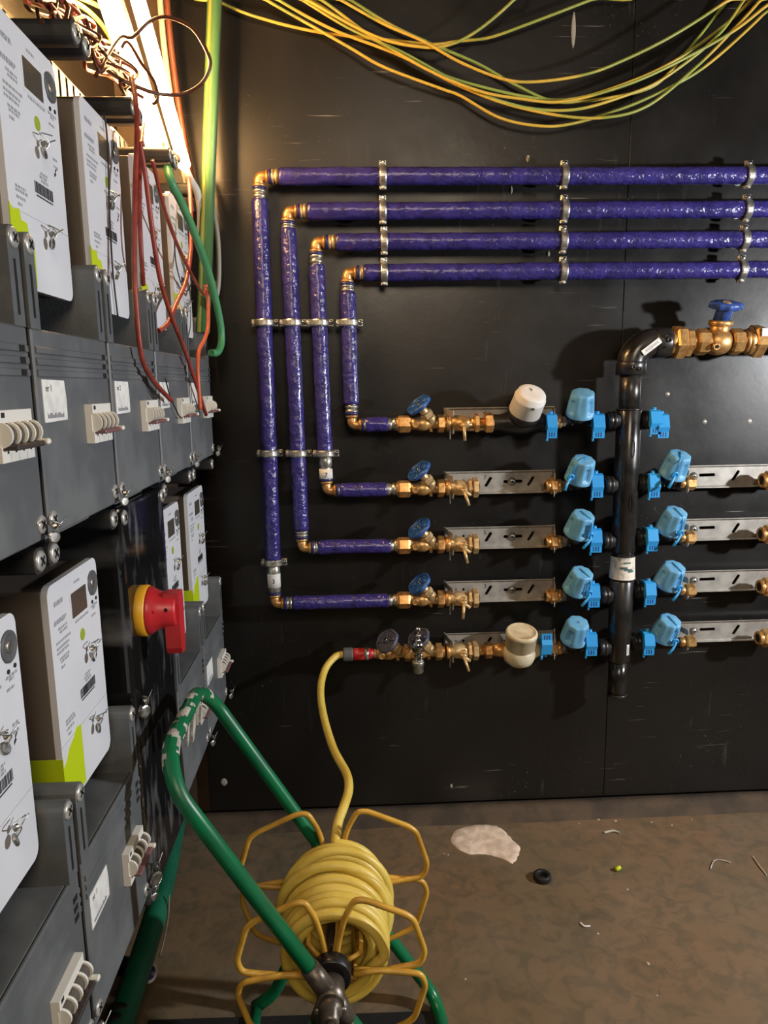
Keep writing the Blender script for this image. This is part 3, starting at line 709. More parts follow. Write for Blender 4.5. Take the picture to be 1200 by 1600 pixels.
tag(MB().lathe([(.031, 0), (.031, 1)], mp(1189), Vector((1.2, 0, 0)), 28, True, True, 0, unit=False).build('supply_pipe', 'pipe_black'), 'black supply pipe leaving the main brass valve to the right', 'pipe')
# ------------------------------------------------------------------ blue capped valves and clips
def make_cap_mesh(dents):
    n = 64; hs = [0, .001, .004, .012, .014, .018, .030, .040, .044, .047, .056, .060, .0625, .0635, .0635]; vs = []
    for j, h in enumerate(hs):
        base = .0365+(.0290-.0365)*(h/.060)
        sc = [.97, .99, 1, 1, 1, 1, 1, 1, 1, 1, 1, .985, .93, .80, .25][j]
        for k in range(n):
            a = 2*PI*k/n; r_ = base*(1+.036*math.cos(8*a+PI)*min(1, h/.03))*sc
            if dents and .0135 < h < .045:
                dd = abs(((a+PI/4) % (PI/2))-PI/4)
                if dd < .27: r_ -= .0055
            vs.append(((r_*math.cos(a)), (r_*math.sin(a)), h))
    fs = [(j*n+k, j*n+(k+1) % n, j*n+n+(k+1) % n, j*n+n+k) for j in range(len(hs)-1) for k in range(n)]
    return vs, fs, n, len(hs)
CAPM = make_cap_mesh(True)
def cap(p, label, lean, rot, tie, i, side):
    t = thing('capped_valve', label, 'valve', p, 'blue capped valves on the riser')
    d = Vector((lean, -.42, .90)).normalized(); u = (X-d*X.dot(d)).normalized(); v = d.cross(u)
    vs, fs, n, m = CAPM; c, s = math.cos(rot), math.sin(rot); o = Vector(p)
    W_ = lambda q: o+u*(q[0]*c-q[1]*s)+v*(q[0]*s+q[1]*c)+d*q[2]
    mb = MB().add([W_(q) for q in vs], fs, True); mb.f.append(tuple((m-1)*n+k for k in range(n))); mb.s.append(False)
    mb.f.append(tuple(reversed(range(n)))); mb.s.append(False)
    co = mb.build('cap', 'blue_plastic', t)
    MB().lathe([(.006, 0), (.006, .0008), (.0045, .0008), (.0045, .0003)], o+d*.0632, d, 16).build('boss', 'blue_plastic', co)
    # black valve body beneath
    yy = RYW; zz = rowz[i] if side < 0 else rowzr[i]
    xa = p[0]-.030; xb = p[0]+.030
    vb = MB().cyl((xa, yy, zz), (xb, yy, zz), .0115, n=16)
    for q in range(4): vb.box((p[0]-.02+q*.012, yy-.018, zz-.010), (p[0]-.017+q*.012, yy+.01, zz+.016))
    vb.cyl((p[0], yy, zz), o+d*.006, .021, .026, 20)
    vb.build('body', 'black_plastic', t)
    if tie:
        a = -PI/2+tie; rd = u*math.cos(a)+v*math.sin(a); base = o+rd*.0365+d*.022
        tb = MB().tube([base+rd*.004+(u*math.cos(q)*math.cos(0)+d*math.sin(q))*.0070 for q in [2*PI*k/14 for k in range(14)]], .0030, 8, closed=True)
        tip = base+Vector((-.020, -.012, -.034))
        tb.tube([base+rd*.004, base+rd*.008-d*.008, (base+tip)/2+rd*.006, tip], .0036, 8)
        band = []
        for k in range(14):
            q = -1.0+2.0*k/13; aa = a+.18; r2 = u*math.cos(aa)+v*math.sin(aa)
        tb.tube([o+rd*.037+d*.030, o+rd*.034+d*.050, o+rd*.024+d*.0645, o+rd*.008+d*.066, o-rd*.012+d*.0655], .0016, 6)
        tb.build('tie', 'blue_clip', co)
    return t
LC = [(906, 648), (903, 750), (901, 834), (899, 922), (896, 999)]
LT = ['plain blue cap', 'blue cap with tie on its left side', 'blue cap with hanging tie at front', 'blue cap with slanting tie', 'paler plain blue cap']
for i, (px, py) in enumerate(LC):
    p = PY(px, py, RYW-.015)
    cap(p, f'{LT[i]} on the {ROWN[i]} row, left of the riser', [-.03, .10, .14, .16, .04][i], [.5, .25, .2, .3, .75][i], [0, -.9, .55, .55, 0][i], i, -1)
RC = [None, (1049, 742), (1044, 829), (1041, 913), (1035, 995)]
for i in range(1, 5):
    p = PY(*RC[i], RYW-.015)
    cap(p, f'blue cap with folded tie on the {ROWN[i]} row, right of the riser', [0, .14, .13, .15, .14][i], [0, .35, .3, .3, .35][i], [0, -.35, .25, .35, .35][i], i, 1)
def clip(p, label, w_=.030, double=False, flip=False, h_=.064):
    t = thing('locking_clip', label, 'clip', p, 'blue locking clips')
    o = Vector(p)
    def body(ox, oz, up):
        f = 1 if up else -1
        pr_ = [(-.016, .030), (-.027, .026), (-.031, .012), (-.036, -.004), (-.030, -.016), (-.030, -.032), (-.024, -.032), (-.022, -.016), (-.016, -.006)]
        b = MB().prism([(q[0], q[1]*f) for q in pr_], o+Vector((ox-w_/2, 0, oz)), (0, 1, 0), (0, 0, 1), (w_, 0, 0))
        b.prism([(-.018, .026), (.020, .026), (.020, -.004), (-.018, -.004)], o+Vector((ox-w_/2+.003, 0, oz)), (0, 1, 0), (0, 0, .95*f), (w_-.006, 0, 0))
        b.cyl(o+Vector((ox, -.012, oz+.022*f)), o+Vector((ox, -.012, oz+.036*f)), .0055, n=10)
        bo = b.build('jaw', 'blue_clip', t)
        for q in (-1, 0, 1):
            MB().box(o+Vector((ox+q*.0065-.0014, -.0308, oz+(-.029 if up else .017))), o+Vector((ox+q*.0065+.0014, -.0295, oz+(-.017 if up else .029))), .0004).build('slit', 'blue_dark', bo)
        return bo
    body(0, 0, not flip)
    if double: body(.020, -.010, not flip)
    MB().tube([o+Vector((-w_/2+.004, -.018, -.026)), o+Vector((-w_/2+.001, -.026, -.040))], .003, 8).build('peg', 'blue_clip', t)
    return t
LK = [(930, 664), (928, 756), (926, 841), (923, 926), (919, 1001)]
for i, (px, py) in enumerate(LK): clip(PY(px, py, RYW-.012), f'blue locking clip just left of the riser on the {ROWN[i]} row', .030)
RK = [(1018, 658), (1016, 756), (1013, 839), (1010, 922), (1008, 1000)]
for i, (px, py) in enumerate(RK): clip(PY(px, py, RYW-.012), f'blue locking clip just right of the riser on the {ROWN[i]} row', .028, double=i == 0, flip=False)
clip(PY(858, 664, RYW-.012), 'blue locking clip between the white capsule meter and the fork', .026)
clip(PY(850, 1003, RYW-.012), 'blue locking clip between the cream water meter and the fork', .028, flip=True)
for i in (0,):
    t = tag(MB().cyl(Vector((rx+.055, RY, rowz[0])), Vector((PY(1014, 660, RY).x, RY, rowz[0])), .017, n=18).build('pipe_stub', 'black_plastic'), 'short black stub between the riser and the double clip', 'pipe')
# ------------------------------------------------------------------ tap, coupling on the bottom row
t = thing('tap', 'small chrome tap with hose thread hanging from the bottom row', 'tap', rp(4, 653, -.07))
def tp(px, py, dy=-.045): return PY(px, py, RYW+dy)
MB().lathe([(.006, 0), (.011, .004), (.011, .02), (.008, .024)], rp(4, 653, 0, -.012), YF, 16).build('inlet', 'chrome', t)
a = tp(653, 1010)
MB().lathe([(.010, -.016), (.015, -.012), (.018, -.002), (.018, .006), (.014, .014), (.009, .018), (.007, .026), (.009, .028), (.009, .032), (.004, .036)], a, Z, 20).build('body', 'chrome', t)
MB().cyl(a+Z*.034, a+Z*.046, .0045, n=10).lathe([(.002, -.004), (.008, -.002), (.008, .004), (.003, .006)], a+Z*.046, Vector((.1, -1, .2)), 12).build('lever', 'chrome', t)
MB().lathe([(.010, 0), (.0085, -.012), (.0085, -.030), (.012, -.034)], a-Z*.010, Z, 16).build('spout', 'chrome', t)
MB().lathe([(.0150, 0), (.0165, -.003), (.0165, -.013), (.0145, -.015), (.0145, -.030), (.012, -.033)], a-Z*.040, Z, 18).build('hose_nozzle', 'zinc', t)
t = thing('hose_coupling', 'red and grey hose coupling joining the yellow hose to the bottom row', 'coupling', rp(4, 565))
MB().lathe([(.0165, 0), (.0185, .003), (.0185, .024), (.0165, .027)], rp(4, 536), X, 14, False).build('collar', 'grey_part', t)
MB().lathe([(.0150, 0), (.0165, .002), (.0165, .030), (.0150, .032)], rp(4, 552), X, 20).build('sleeve', 'red_plastic', t)
MB().lathe([(.0165, 0), (.0165, .012)], rp(4, 569), X, 20).build('band', 'zinc', t)
MB().lathe([(.0150, 0), (.0155, .003), (.0120, .016)], rp(4, 576), X, 20).build('nose', 'red_knob', t)
MB().cyl(rp(4, 583), rp(4, 592), .0125, n=16).build('spigot', 'brass_dull', t)
# ------------------------------------------------------------------ meter cabinets on the left wall
XF, XB = -.34, -.535
ZU, ZL = H-.162, H-.80
def ycab(k): return .561+.254*k+.006
CW = .242
def screw(mb, o, d, r):
    mb.lathe([(r, 0), (r, r*.22), (r*.86, r*.36), (r*.4, r*.40)], o, d, 18)
    d = Vector(d); e = Vector(o)+d*r*.40; u = d.orthogonal().normalized(); v = d.cross(u); mb.slot = (e, d, u, v, r)
    return mb
def scr(o, d, r, m, parent):
    mb = screw(MB(), o, d, r); so = mb.build('screw', m, parent); e, d, u, v, r = mb.slot; c_ = MB()
    for p, q in ((u, v), (v, u)): c_.prism([(-r*.55, -r*.12), (r*.55, -r*.12), (r*.55, r*.12), (-r*.55, r*.12)], e, p, q, d*.0005)
    return so, c_
def cross_slot(o, d, r, parent):
    s = MB(); s.box(Vector(o)-Vector((.0005, r*.6, r*.14)), Vector(o)+Vector((.0008, r*.6, r*.14))).box(Vector(o)-Vector((.0005, r*.14, r*.6)), Vector(o)+Vector((.0008, r*.14, r*.6)))
    s.build('cross_slot', 'dark_hole', parent)
def seal(t, p, sc=1., ang=0.):
    """lead disc and twisted wire hanging on a screw"""
    p = Vector(p); c, s = math.cos(ang), math.sin(ang)
    so = MB().lathe([(.006*sc, 0), (.0078*sc, .001), (.0078*sc, .0035), (.006*sc, .0045)], p+Vector((.002, 0, -.010*sc)), Vector((.8, -.6*c, .35*s)), 12, False).lathe([(.004*sc, 0), (.0045*sc, .004), (.003*sc, .006)], p+Vector((.001, .004, .002)), Vector((.8, .5, .3)), 8, False).build('seal', 'silver_lead', t)
    w_ = MB()
    w_.tube(smoothpath([p+Vector((.004, 0, -.008*sc)), p+Vector((.010, .004, .004*sc)), p+Vector((.004, -.008, .012*sc)), p+Vector((.012, -.016*c, .010*sc+.006*s))], 5), .0008, 5)
    w_.tube(smoothpath([p+Vector((.004, 0, -.004*sc)), p+Vector((.009, .008, .006*sc)), p+Vector((.012, .018, .012*sc))], 5), .0008, 5)
    w_.build('seal_wire', 'silver_lead', so)
POSN = ['nearest', 'second nearest', 'third', 'fourth', 'farthest']
def breaker(t, y0, zc_, dark):
    bo = MB()
    bo.prism([(0, -.025), (.010, -.025), (.010, -.010), (.0080, -.009), (.0080, .012), (.010, .013), (.010, .025), (0, .025)], (XF, y0, zc_), (1, 0, 0), (0, 0, 1), (0, .072, 0))
    for q in range(5):
        yy = y0+.0015+q*.0168
        arc = [(.008, -.011)]+[(.0085+.0120*math.sin(a), .0015-.0125*math.cos(a)) for a in [PI*j/10 for j in range(11)]]+[(.008, .014)]
        bo.prism(arc, (XF, yy, zc_), (1, 0, 0), (0, 0, 1), (0, .0032 if q < 4 else .0032, 0))
    b = bo.build('breaker', 'breaker_white', t)
    for q in range(4):
        arc = [(.008, -.009)]+[(.0083+.0095*math.sin(a), .0015-.0105*math.cos(a)) for a in [PI*j/8 for j in range(9)]]+[(.008, .012)]
        MB().prism(arc, (XF, y0+.0047+q*.0168, zc_), (1, 0, 0), (0, 0, 1), (0, .0136, 0)).build('recess', 'breaker_recess', b)
    MB().box((XF+.010, y0+.003, zc_-.013), (XF+.0245, y0+.066, zc_-.0075), .0012, M=None).build('toggle', 'lever_dark' if dark else 'breaker_lever', b)
    MB().box((XF+.012, y0+.066, zc_-.012), (XF+.0275, y0+.074, zc_-.006), .0015).build('toggle_tip', 'breaker_white', b)
    d = MB()
    for q in range(4): d.box((XF+.0098, y0+.011+q*.017, zc_-.0165), (XF+.0104, y0+.014+q*.017, zc_-.013))
    d.box((XF+.0098, y0+.005, zc_+.018), (XF+.0103, y0+.012, zc_+.023)); d.build('marking', 'ink', b)
    for q in range(1, 4): MB().box((XF+.0098, y0+.018*q-.0002, zc_-.025), (XF+.0102, y0+.018*q+.0002, zc_-.0175)).build('pole_joint', 'ink_grey', b)
def cabinet(k, zb, label, up, switch=False):
    ya = ycab(k); yb = ya+CW
    t = thing('meter_cabinet', label, 'cabinet', (-.45, (ya+yb)/2, zb), 'grey meter cabinets, upper row' if up else 'grey meter cabinets, lower row')
    tr = MB().box((-.557, ya, zb), (-.535, yb, zb+.632), .002)
    for yy in (ya, yb-.007): tr.box((-.536, yy, zb), (-.478, yy+.007, zb+.632), .0015)
    tr.box((-.536, ya, zb+.624), (-.478, yb, zb+.632), .0015)
    tr.build('tray', 'cabinet_grey', t)
    cv = MB().box((XF-.006, ya, zb), (XF, yb, zb+.229), .002).build('cover', 'cabinet_grey', t)
    MB().box((XB, ya+.002, zb+.001), (XF-.0062, yb-.002, zb+.2255), .001).build('housing', 'cabinet_dark', t)  # darker than the cover, painting shade into the gaps between cabinets
    MB().box((XB, ya+.024, zb+.2256), (XF-.0062, yb-.024, zb+.229), .0008).build('ledge', 'cabinet_grey', t)
    MB().box((XF-.030, ya+.02, zb-.008), (XF-.014, yb-.08, zb+.002), .001).build('foot_strip', 'cabinet_grey', t)
    for q in range(3):
        z = zb+.206-.0125*q
        MB().prism([(0, -.0045), (.0022, -.0030), (.0022, .0030), (0, .0045)], (XF-.0002, ya+.004, z), (1, 0, 0), (0, 0, 1), (0, CW-.008, 0)).build('rib', 'cabinet_grey', cv)
        MB().box((XF+.0005, yb-.026, z-.0032), (XF+.0026, yb-.014, z+.0032)).build('vent', 'dark_hole', cv)
    for yy in (ya, yb-.026):
        wg = [(0, 0), (.026, 0), (.026, .088)]+[(.013+.013*math.cos(a), .088+.013*math.sin(a)) for a in [PI*j/8 for j in range(1, 8)]]+[(0, .088)]
        wo = MB().prism(wg, (XB, yy, zb+.2285), (0, 1, 0), (0, 0, 1), (XF-XB, 0, 0)).build('side_wing', 'cabinet_grey', t)
        MB().box((XF-.001, yy+.0105, zb+.240), (XF+.0006, yy+.0155, zb+.296), .0004).build('groove', 'dark_hole', wo)
        so, cs = scr((XF-.001, yy+.013, zb+.3165), X, .0108, 'screw_head', wo); cs.build('cross_slot', 'dark_hole', wo)
        # post at the top corner
        pz = zb+.616; yc_ = yy+.013
        po = MB().prism(rrect(-.0145, -.0145, .0145, .0145, .010, 4), (XB, yc_, pz), (0, 1, 0), (0, 0, 1), (XF-.004-XB, 0, 0), ).build('post', 'cabinet_dark', t)
        so2, cs = scr((XF-.005, yc_, pz), X, .0118, 'screw_head', po); cs.build('cross_slot', 'dark_hole', po)
        z0 = zb+.018
        so3, cs = scr((XF-.001, yy+.013+(.003 if yy > ya else -.003), z0), X, .0105, 'screw_head', t); cs.build('cross_slot', 'dark_hole', so3)
    seal(t, (XF+.008, yb-.006, zb+.012), .9)
    breaker(t, ya+.139, zb+.119, dark=(k == 0))
    lb = MB().prism([(0, 0), (.066, .001), (.067, .026), (.064, .047), (0, .048)], (XF, ya+.013, zb+.1265), (0, 1, 0), (0, 0, 1), (.0008, 0, 0)).build('label', 'paper', t)
    o = Vector((XF+.0011, ya+.021, zb+.161))
    if k in (1, 2): MB().flat(text2d(f'nr {k}', .011), o, (0, 1, 0), (0, 0, 1)).build('writing', 'ink', lb)
    pr = MB(); rr = random.Random(k+up*10); xx = .0
    while xx < .046:
        w_ = rr.uniform(.0012, .0028); hh = rr.choice((.004, .004, .006))
        pr.box(o+Vector((-.0002, xx, -.030)), o+Vector((.0001, xx+w_, -.030+hh))); xx += w_+.0009
    pr.build('writing', 'ink_grey', lb)
    return t
def emeter(k, zb, label, up):
    yc = ycab(k)+CW/2; z1 = zb+.568; z0 = zb+.278; xf = -.366
    t = thing('electricity_meter', label, 'electricity meter', (-.41, yc, z0), 'white electricity meters')
    MB().box((-.532, yc-.080, z0+.004), (xf-.006, yc+.080, z1-.004), .006, 2).build('case', 'meter_side', t)
    fp = MB().prism(rrect(-.085, 0, .085, .29, .014, 6), (xf-.008, yc, z0), (0, 1, 0), (0, 0, 1), (.008, 0, 0)).build('face', 'meter_white', t)
    def F(u, v, d=0.): return Vector((xf+d, yc-.085+.17*u, z1-.29*v))
    def plate(name, m, u0, v0, u1, v1, d, par, r=.0012):
        return MB().prism(rrect(0, 0, .17*(u1-u0), .29*(v1-v0), r, 3), F(u0, v1, -.0005), (0, 1, 0), (0, 0, 1), (d+.0005, 0, 0)).build(name, m, par)
    plate('bezel', 'meter_white', .38, .085, .80, .225, .0006, fp, .002)
    plate('display', 'display', .41, .095, .72, .210, .0010, fp)
    pt = MB().lathe([(.0175, 0), (.0175, .002), (.015, .003), (.013, .0015), (.009, .0015)], F(.87, .115), X, 28).build('optical_port', 'grey_part', fp)
    MB().lathe([(.0075, 0), (.0075, .0022), (.005, .003)], F(.87, .115), X, 16).build('port_magnet', 'zinc', pt)
    MB().lathe([(.0026, 0), (.0026, .0012)], F(.84, .205), X, 10).build('led', 'ink', fp)
    MB().lathe([(.0026, 0), (.0026, .0012)], F(.93, .200), X, 10).build('led', 'ink', fp)
    MB().lathe([(.0082, 0), (.0082, .0006)], F(.58, .315), X, 20).build('sticker', 'sticker_olive', fp)
    pr = MB(); rr = random.Random(k*7+up)
    def line(u0, u1, v, hh=.0032):
        x = u0
        while x < u1:
            w_ = rr.uniform(.012, .045); x2 = min(x+w_, u1)
            pr.box(F(x, v, -.0002)-Vector((0, 0, hh/2)), F(x2, v, .0003)+Vector((0, 0, hh/2))); x = x2+.012
    for v, a, b in ((.085, .10, .26), (.095, .10, .26), (.165, .08, .30), (.175, .07, .28), (.205, .14, .30), (.222, .16, .30), (.260, .08, .36), (.285, .08, .32), (.305, .08, .30), (.335, .12, .30), (.350, .13, .28), (.375, .13, .2), (.62, .12, .28), (.635, .12, .30), (.66, .12, .26), (.685, .14, .2), (.235, .46, .74), (.055, .50, .62), (.225, .80, .95), (.238, .84, .90), (.27, .80, .90), (.41, .82, .90), (.44, .82, .90), (.51, .56, .68), (.525, .54, .66), (.54, .56, .68)): line(a, b, v)
    pr.build('print', 'ink_grey', fp)
    bc = MB(); x = .44
    while x < .76:
        w_ = rr.uniform(.004, .013); bc.box(F(x, .60, -.0002), F(x+w_, .555, .0003)); x += w_+rr.uniform(.004, .009)
    bc.box(F(.46, .613, -.0002), F(.74, .607, .0003)); bc.build('barcode', 'ink', fp)
    ar = MB().prism([(0, 0), (.006, .004), (.004, .006), (.010, .012), (.004, .010), (.003, .006), (0, .004)], F(.82, .485, -.0002), (0, 1, 0), (0, 0, 1), (.0006, 0, 0)).build('arrow', 'ink', fp)
    MB().box(F(0.002, .711, -.0002), F(.998, .7095, .0002)).build('cover_joint', 'ink_grey', fp)
    for v in (.42, .775):
        o = F(.52 if up else .60, v)
        seal(fp, o+Vector((.004, .002, .004)), .9, k+v*3)
    tp_ = [(0, 0), (.066, 0), (.066, .082), (.050, .084), (.040, .076), (.024, .070), (.012, .058), (0, .052)] if not up else [(0, 0), (.056, 0), (.058, .050), (.046, .054), (.042, .070), (.028, .070), (.024, .082), (.008, .078), (0, .084)]
    MB().prism(tp_, F(0, 1, -.0004)+Vector((0, -.0004, .004)), (0, 1, 0), (0, 0, 1), (.0010, 0, 0)).build('lime_tape', 'tape_lime', fp)
    if not up: MB().box((xf-.060, yc-.0858, z0+.004), (xf+.0006, yc-.0845, z0+.070)).build('lime_tape', 'tape_lime', fp)
    return t
for k in range(5):
    cabinet(k, ZU, f'dark grey meter cabinet in the upper row, {POSN[k]} one to the camera' if k < 4 else 'dark grey meter cabinet in the upper row, farthest, against the black wall', 1)
    if k: emeter(k, ZU, f'white electricity meter in the upper row, {["", "largest in view, top left", "second, crossed by a thin black wire", "third, behind hanging red wires", "farthest, behind the green wire"][k]}', 1)
for k in (0, 1, 3, 4):
    cabinet(k, ZL, {0: 'dark grey meter cabinet in the lower row at the bottom left corner', 1: 'dark grey meter cabinet in the lower row just before the red switch', 3: 'dark grey meter cabinet in the lower row just behind the red switch', 4: 'dark grey meter cabinet in the lower row, farthest, behind the green handle'}[k], 0)
    emeter(k, ZL, {0: 'white electricity meter in the lower row, cut off by the left edge', 1: 'white electricity meter in the lower row with a big lime tape corner', 3: 'white electricity meter in the lower row partly hidden by the red switch', 4: 'white electricity meter in the lower row, farthest and smallest'}[k], 0)
t = thing('cable_duct', 'dark slotted cable duct along the top of the upper meter cabinets', 'cable duct', (-.51, 1.2, ZU+.634))
MB().box((-.557, .40, ZU+.634), (-.470, 1.832, ZU+.640)).box((-.557, .40, ZU+.634), (-.552, 1.832, ZU+.686)).build('base', 'cabinet_dark', t)
MB().box((-.557, .40, ZU+.6865), (-.470, 1.832, ZU+.690), .001).build('lid', 'cabinet_dark', t)
for q in range(44): MB().box((-.4735, .402+q*.0325, ZU+.640), (-.4700, .402+q*.0325+.022, ZU+.6865)).build('finger', 'cabinet_dark', t)
# main switch box
ya = ycab(2); yb = ya+CW; t = thing('switch_box', 'tall glossy black main switch box between the lower meter cabinets', 'switch box', (-.45, (ya+yb)/2, ZL))
MB().box((-.557, ya, ZL-.03), (-.50, yb, ZL+.632), .002).build('tray', 'cabinet_dark', t)
core = MB().box((-.50, ya+.02, ZL+.03), (-.40, yb-.02, ZL+.60), .004)
co = core.build('mounting_block', 'black_plastic', t)
for q in range(14): MB().box((-.49, ya+.014, ZL+.06+q*.038), (-.41, ya+.021, ZL+.066+q*.038), .001).build('slat', 'black_plastic', co)
MB().prism(rrect(-.395, ZL+.16, -.362, ZL+.575, .014, 5), (0, ya+.006, 0), (1, 0, 0), (0, 0, 1), (0, .002, 0)).build('edge_strip', 'cabinet_grey', t)
MB().box((-.50, ya-.002, ZL-.03), (XF, yb, ZL+.628), .006, 2).build('cover', 'smoked_plastic', t)
for yy in (ya+.010, yb-.012):
    so3, cs = scr((XF-.001, yy, ZL+.612), X, .0115, 'screw_head', t); cs.build('cross_slot', 'dark_hole', so3)
so3, cs = scr((XF-.001, ya+.02, ZL+.30), X, .009, 'screw_head', t); cs.build('cross_slot', 'dark_hole', so3)
seal(t, (XF+.004, ya+.018, ZL+.314), 1.3); seal(t, (XF+.004, ya+.010, ZL+.03), 1.6)
c = PX(219, 955, XF); c.y = max(c.y, ya+.06)
sw = thing('rotary_switch', 'red rotary main switch handle on a yellow disc', 'switch', (XF, c.y, c.z-.07))
MB().lathe([(.040, -.004), (.041, 0), (.041, .012), (.038, .015)], (XF, c.y, c.z), X, 36).build('disc', 'yellow_knob', sw)
MB().lathe([(.038, 0), (.039, .004), (.034, .010), (.028, .026), (.027, .042), (.025, .045)], (XF+.014, c.y, c.z), X, 32).build('knob', 'red_knob', sw)
MB().prism([(-.014, .030), (.014, .030), (.016, .016), (.014, -.060), (.009, -.070), (-.009, -.070), (-.014, -.060), (-.016, .016)], (XF+.040, c.y, c.z), (0, 1, 0), (0, 0, 1), (.024, 0, 0)).build('grip', 'red_knob', sw)
MB().lathe([(.003, 0), (.003, .001)], (XF+.048, c.y-.0335, c.z+.010), (0, -1, 0), 8).build('pin_hole', 'dark_hole', sw)
# ------------------------------------------------------------------ lamp in the corner
t = thing('tube_lamp', 'glowing fluorescent tube lamp leaning in the corner above the meters', 'lamp', PY(262, 250, 1.72))
def lp(px, py, y=1.72): return PY(px, py, y)
a, b = lp(241, 228), lp(146, -70, 1.40); dl = (b-a).normalized()
MB().lathe([(.010, 0), (.0170, .004), (.0170, (b-a).length)], a, dl, 24).build('tube', 'lamp_tube', t)
a2, b2 = lp(289, 262, 1.74), lp(196, -70, 1.46); d2 = (b2-a2).normalized()
MB().lathe([(.008, 0), (.0135, .004), (.0135, (b2-a2).length)], a2, d2, 20).build('tube', 'lamp_tube_b', t)
MB().lathe([(.021, 0), (.022, .003), (.022, .022), (.019, .026)], a-dl*.020, dl, 24).build('end_cap', 'rubber', t)
off = Vector((.0, .030, 0)); bx_ = MB()
bx_.tube([a-dl*.03+Vector((.018, .030, 0)), b+Vector((.012, .030, 0))], .012, 6); bx_.build('housing', 'lamp_body', t)
MB().box(lp(268, 246)-Vector((.020, .016, .014)), lp(268, 246)+Vector((.022, .016, .010)), .003).build('socket', 'rubber', t)
MB().tube(smoothpath([a2-d2*.002, lp(297, 280, 1.76), lp(308, 300, 1.80), lp(313, 330, 1.82), lp(313, 365, 1.84)], 6), .0085, 12).build('cable', 'white_plastic', t)
# ------------------------------------------------------------------ wires
def wire(name, pts, r, m, label, cat='wire', group=None, sub=8, n=8):
    return tag(MB().tube(smoothpath(pts, sub), r, n).build(name, m), label, cat, group)
def pxs(L, x): return [PX(a, b, x if not isinstance(x, (list, tuple)) else x[i]) for i, (a, b) in enumerate(L)]
def pys(L, y): return [PY(a, b, y if not isinstance(y, (list, tuple)) else y[i]) for i, (a, b) in enumerate(L)]
wire('red_wire', pxs([(205, 120), (214, 180), (211, 300), (210, 420), (213, 480), (222, 560), (242, 598), (268, 626)], [-.35, -.33, -.325, -.325, -.325, -.325, -.325, -.325]), .0042, 'wire_red', 'red wire hanging leftmost of the three, in front of the third upper meter')
wire('red_wire', pxs([(224, 190), (219, 250), (218, 330), (221, 400), (224, 445)], [-.36, -.34, -.335, -.335, -.345]), .0040, 'wire_red', 'short red wire running close beside the leftmost red wire')
wire('red_wire', pxs([(218, 220), (228, 280), (238, 360), (250, 435), (267, 492), (287, 543), (307, 602), (322, 648)], -.326), .0042, 'wire_red', 'long red wire slanting down to the farthest upper breaker')
wire('red_wire', pxs([(238, 250), (255, 320), (268, 360), (285, 400), (300, 430), (317, 459), (321, 455), (321, 444)], -.322), .0034, 'wire_red', 'red wire ending in a bent hook beside the green wire')
wire('orange_wire', pxs([(321, 446), (325, 465), (325, 510), (319, 532), (311, 548), (309, 580), (313, 640)], -.322), .0042, 'wire_orange', 'orange wire kinked above the farthest upper breaker')
wire('orange_wire', pxs([(292, 250), (298, 320), (298, 390), (290, 440), (275, 475), (262, 505), (248, 517)], [-.36, -.335, -.33, -.33, -.33, -.335, -.345]), .0046, 'wire_red', 'thick red wire crossing down left over the farthest upper meter')
wire('green_wire', pxs([(262, 262), (268, 285), (285, 320), (302, 360), (327, 430), (343, 498), (346, 533), (340, 550), (330, 551)], [-.35, -.34, -.33, -.32, -.31, -.305, -.305, -.31, -.32]), .0085, 'wire_green', 'thick green wire curling down beside the farthest upper cabinet', n=12)
wire('black_wire', pxs([(163, 178), (168, 225), (171, 330), (176, 420), (184, 494)], -.362), .0014, 'wire_black', 'thin black wire hanging over the face of the second upper meter')
wire('black_wire', pxs([(272, 365), (275, 410), (284, 445), (292, 455), (299, 440), (297, 420)], -.355), .0013, 'wire_black', 'thin black wire looped on the farthest upper meter')
wire('black_wire', pxs([(228, 588), (235, 610), (245, 626)], -.336), .0013, 'wire_black', 'short thin black wire above the third upper breaker')
wire('black_wire', pxs([(258, 590), (266, 620), (275, 640), (282, 652), (291, 650), (293, 643)], -.332), .0013, 'wire_black', 'thin black wire curling to the fourth upper breaker')
wire('brown_wire', pys([(150, 118), (185, 60), (207, 58), (235, 33), (262, 27), (300, 44), (324, 82), (328, 105), (314, 131), (285, 147), (250, 147), (215, 136), (170, 112), (120, 60)], [1.2, 1.35, 1.4, 1.42, 1.42, 1.42, 1.42, 1.42, 1.42, 1.42, 1.4, 1.36, 1.3, 1.15]), .0032, 'wire_brown', 'dark brown wire making one big loop in front of the lamp', sub=10)
wire('brown_wire', pys([(190, 75), (200, 66), (222, 100), (240, 125), (247, 150), (243, 160), (238, 163)], 1.42), .0028, 'wire_brown', 'dark brown wire curving down in front of the left lamp tube')
rr = random.Random(3)
for q in range(18):
    s0 = rr.uniform(0, .25); L = []; X0 = rr.uniform(-.45, -.36)
    for j in range(9):
        f = s0+(.95-s0)*j/8; bx0 = 40+170*f; by0 = -10+165*f
        L.append(PX(bx0+rr.uniform(-18, 34), by0+rr.uniform(-34, 10), X0+rr.uniform(-.03, .02)))
    wire('tangled_wire', L, .0030, ['wire_red', 'wire_brown', 'wire_red', 'wire_brown', 'wire_orange', 'wire_brown'][q % 6], 'thin red-brown wire in the tangle above the upper meters', group='tangled wires above the upper meters', sub=6, n=6)
for q, L in enumerate(([(70, -10), (120, 5), (160, 40), (185, 90), (196, 150)], [(110, -10), (170, 20), (186, 60), (192, 120), (206, 170)])):
    wire('ground_wire', pxs(L, -.47), .0045, 'wire_ground_green', ['green-yellow wire behind the brown tangle, left of the lamp', 'green-yellow wire tight beside the left lamp tube'][q])
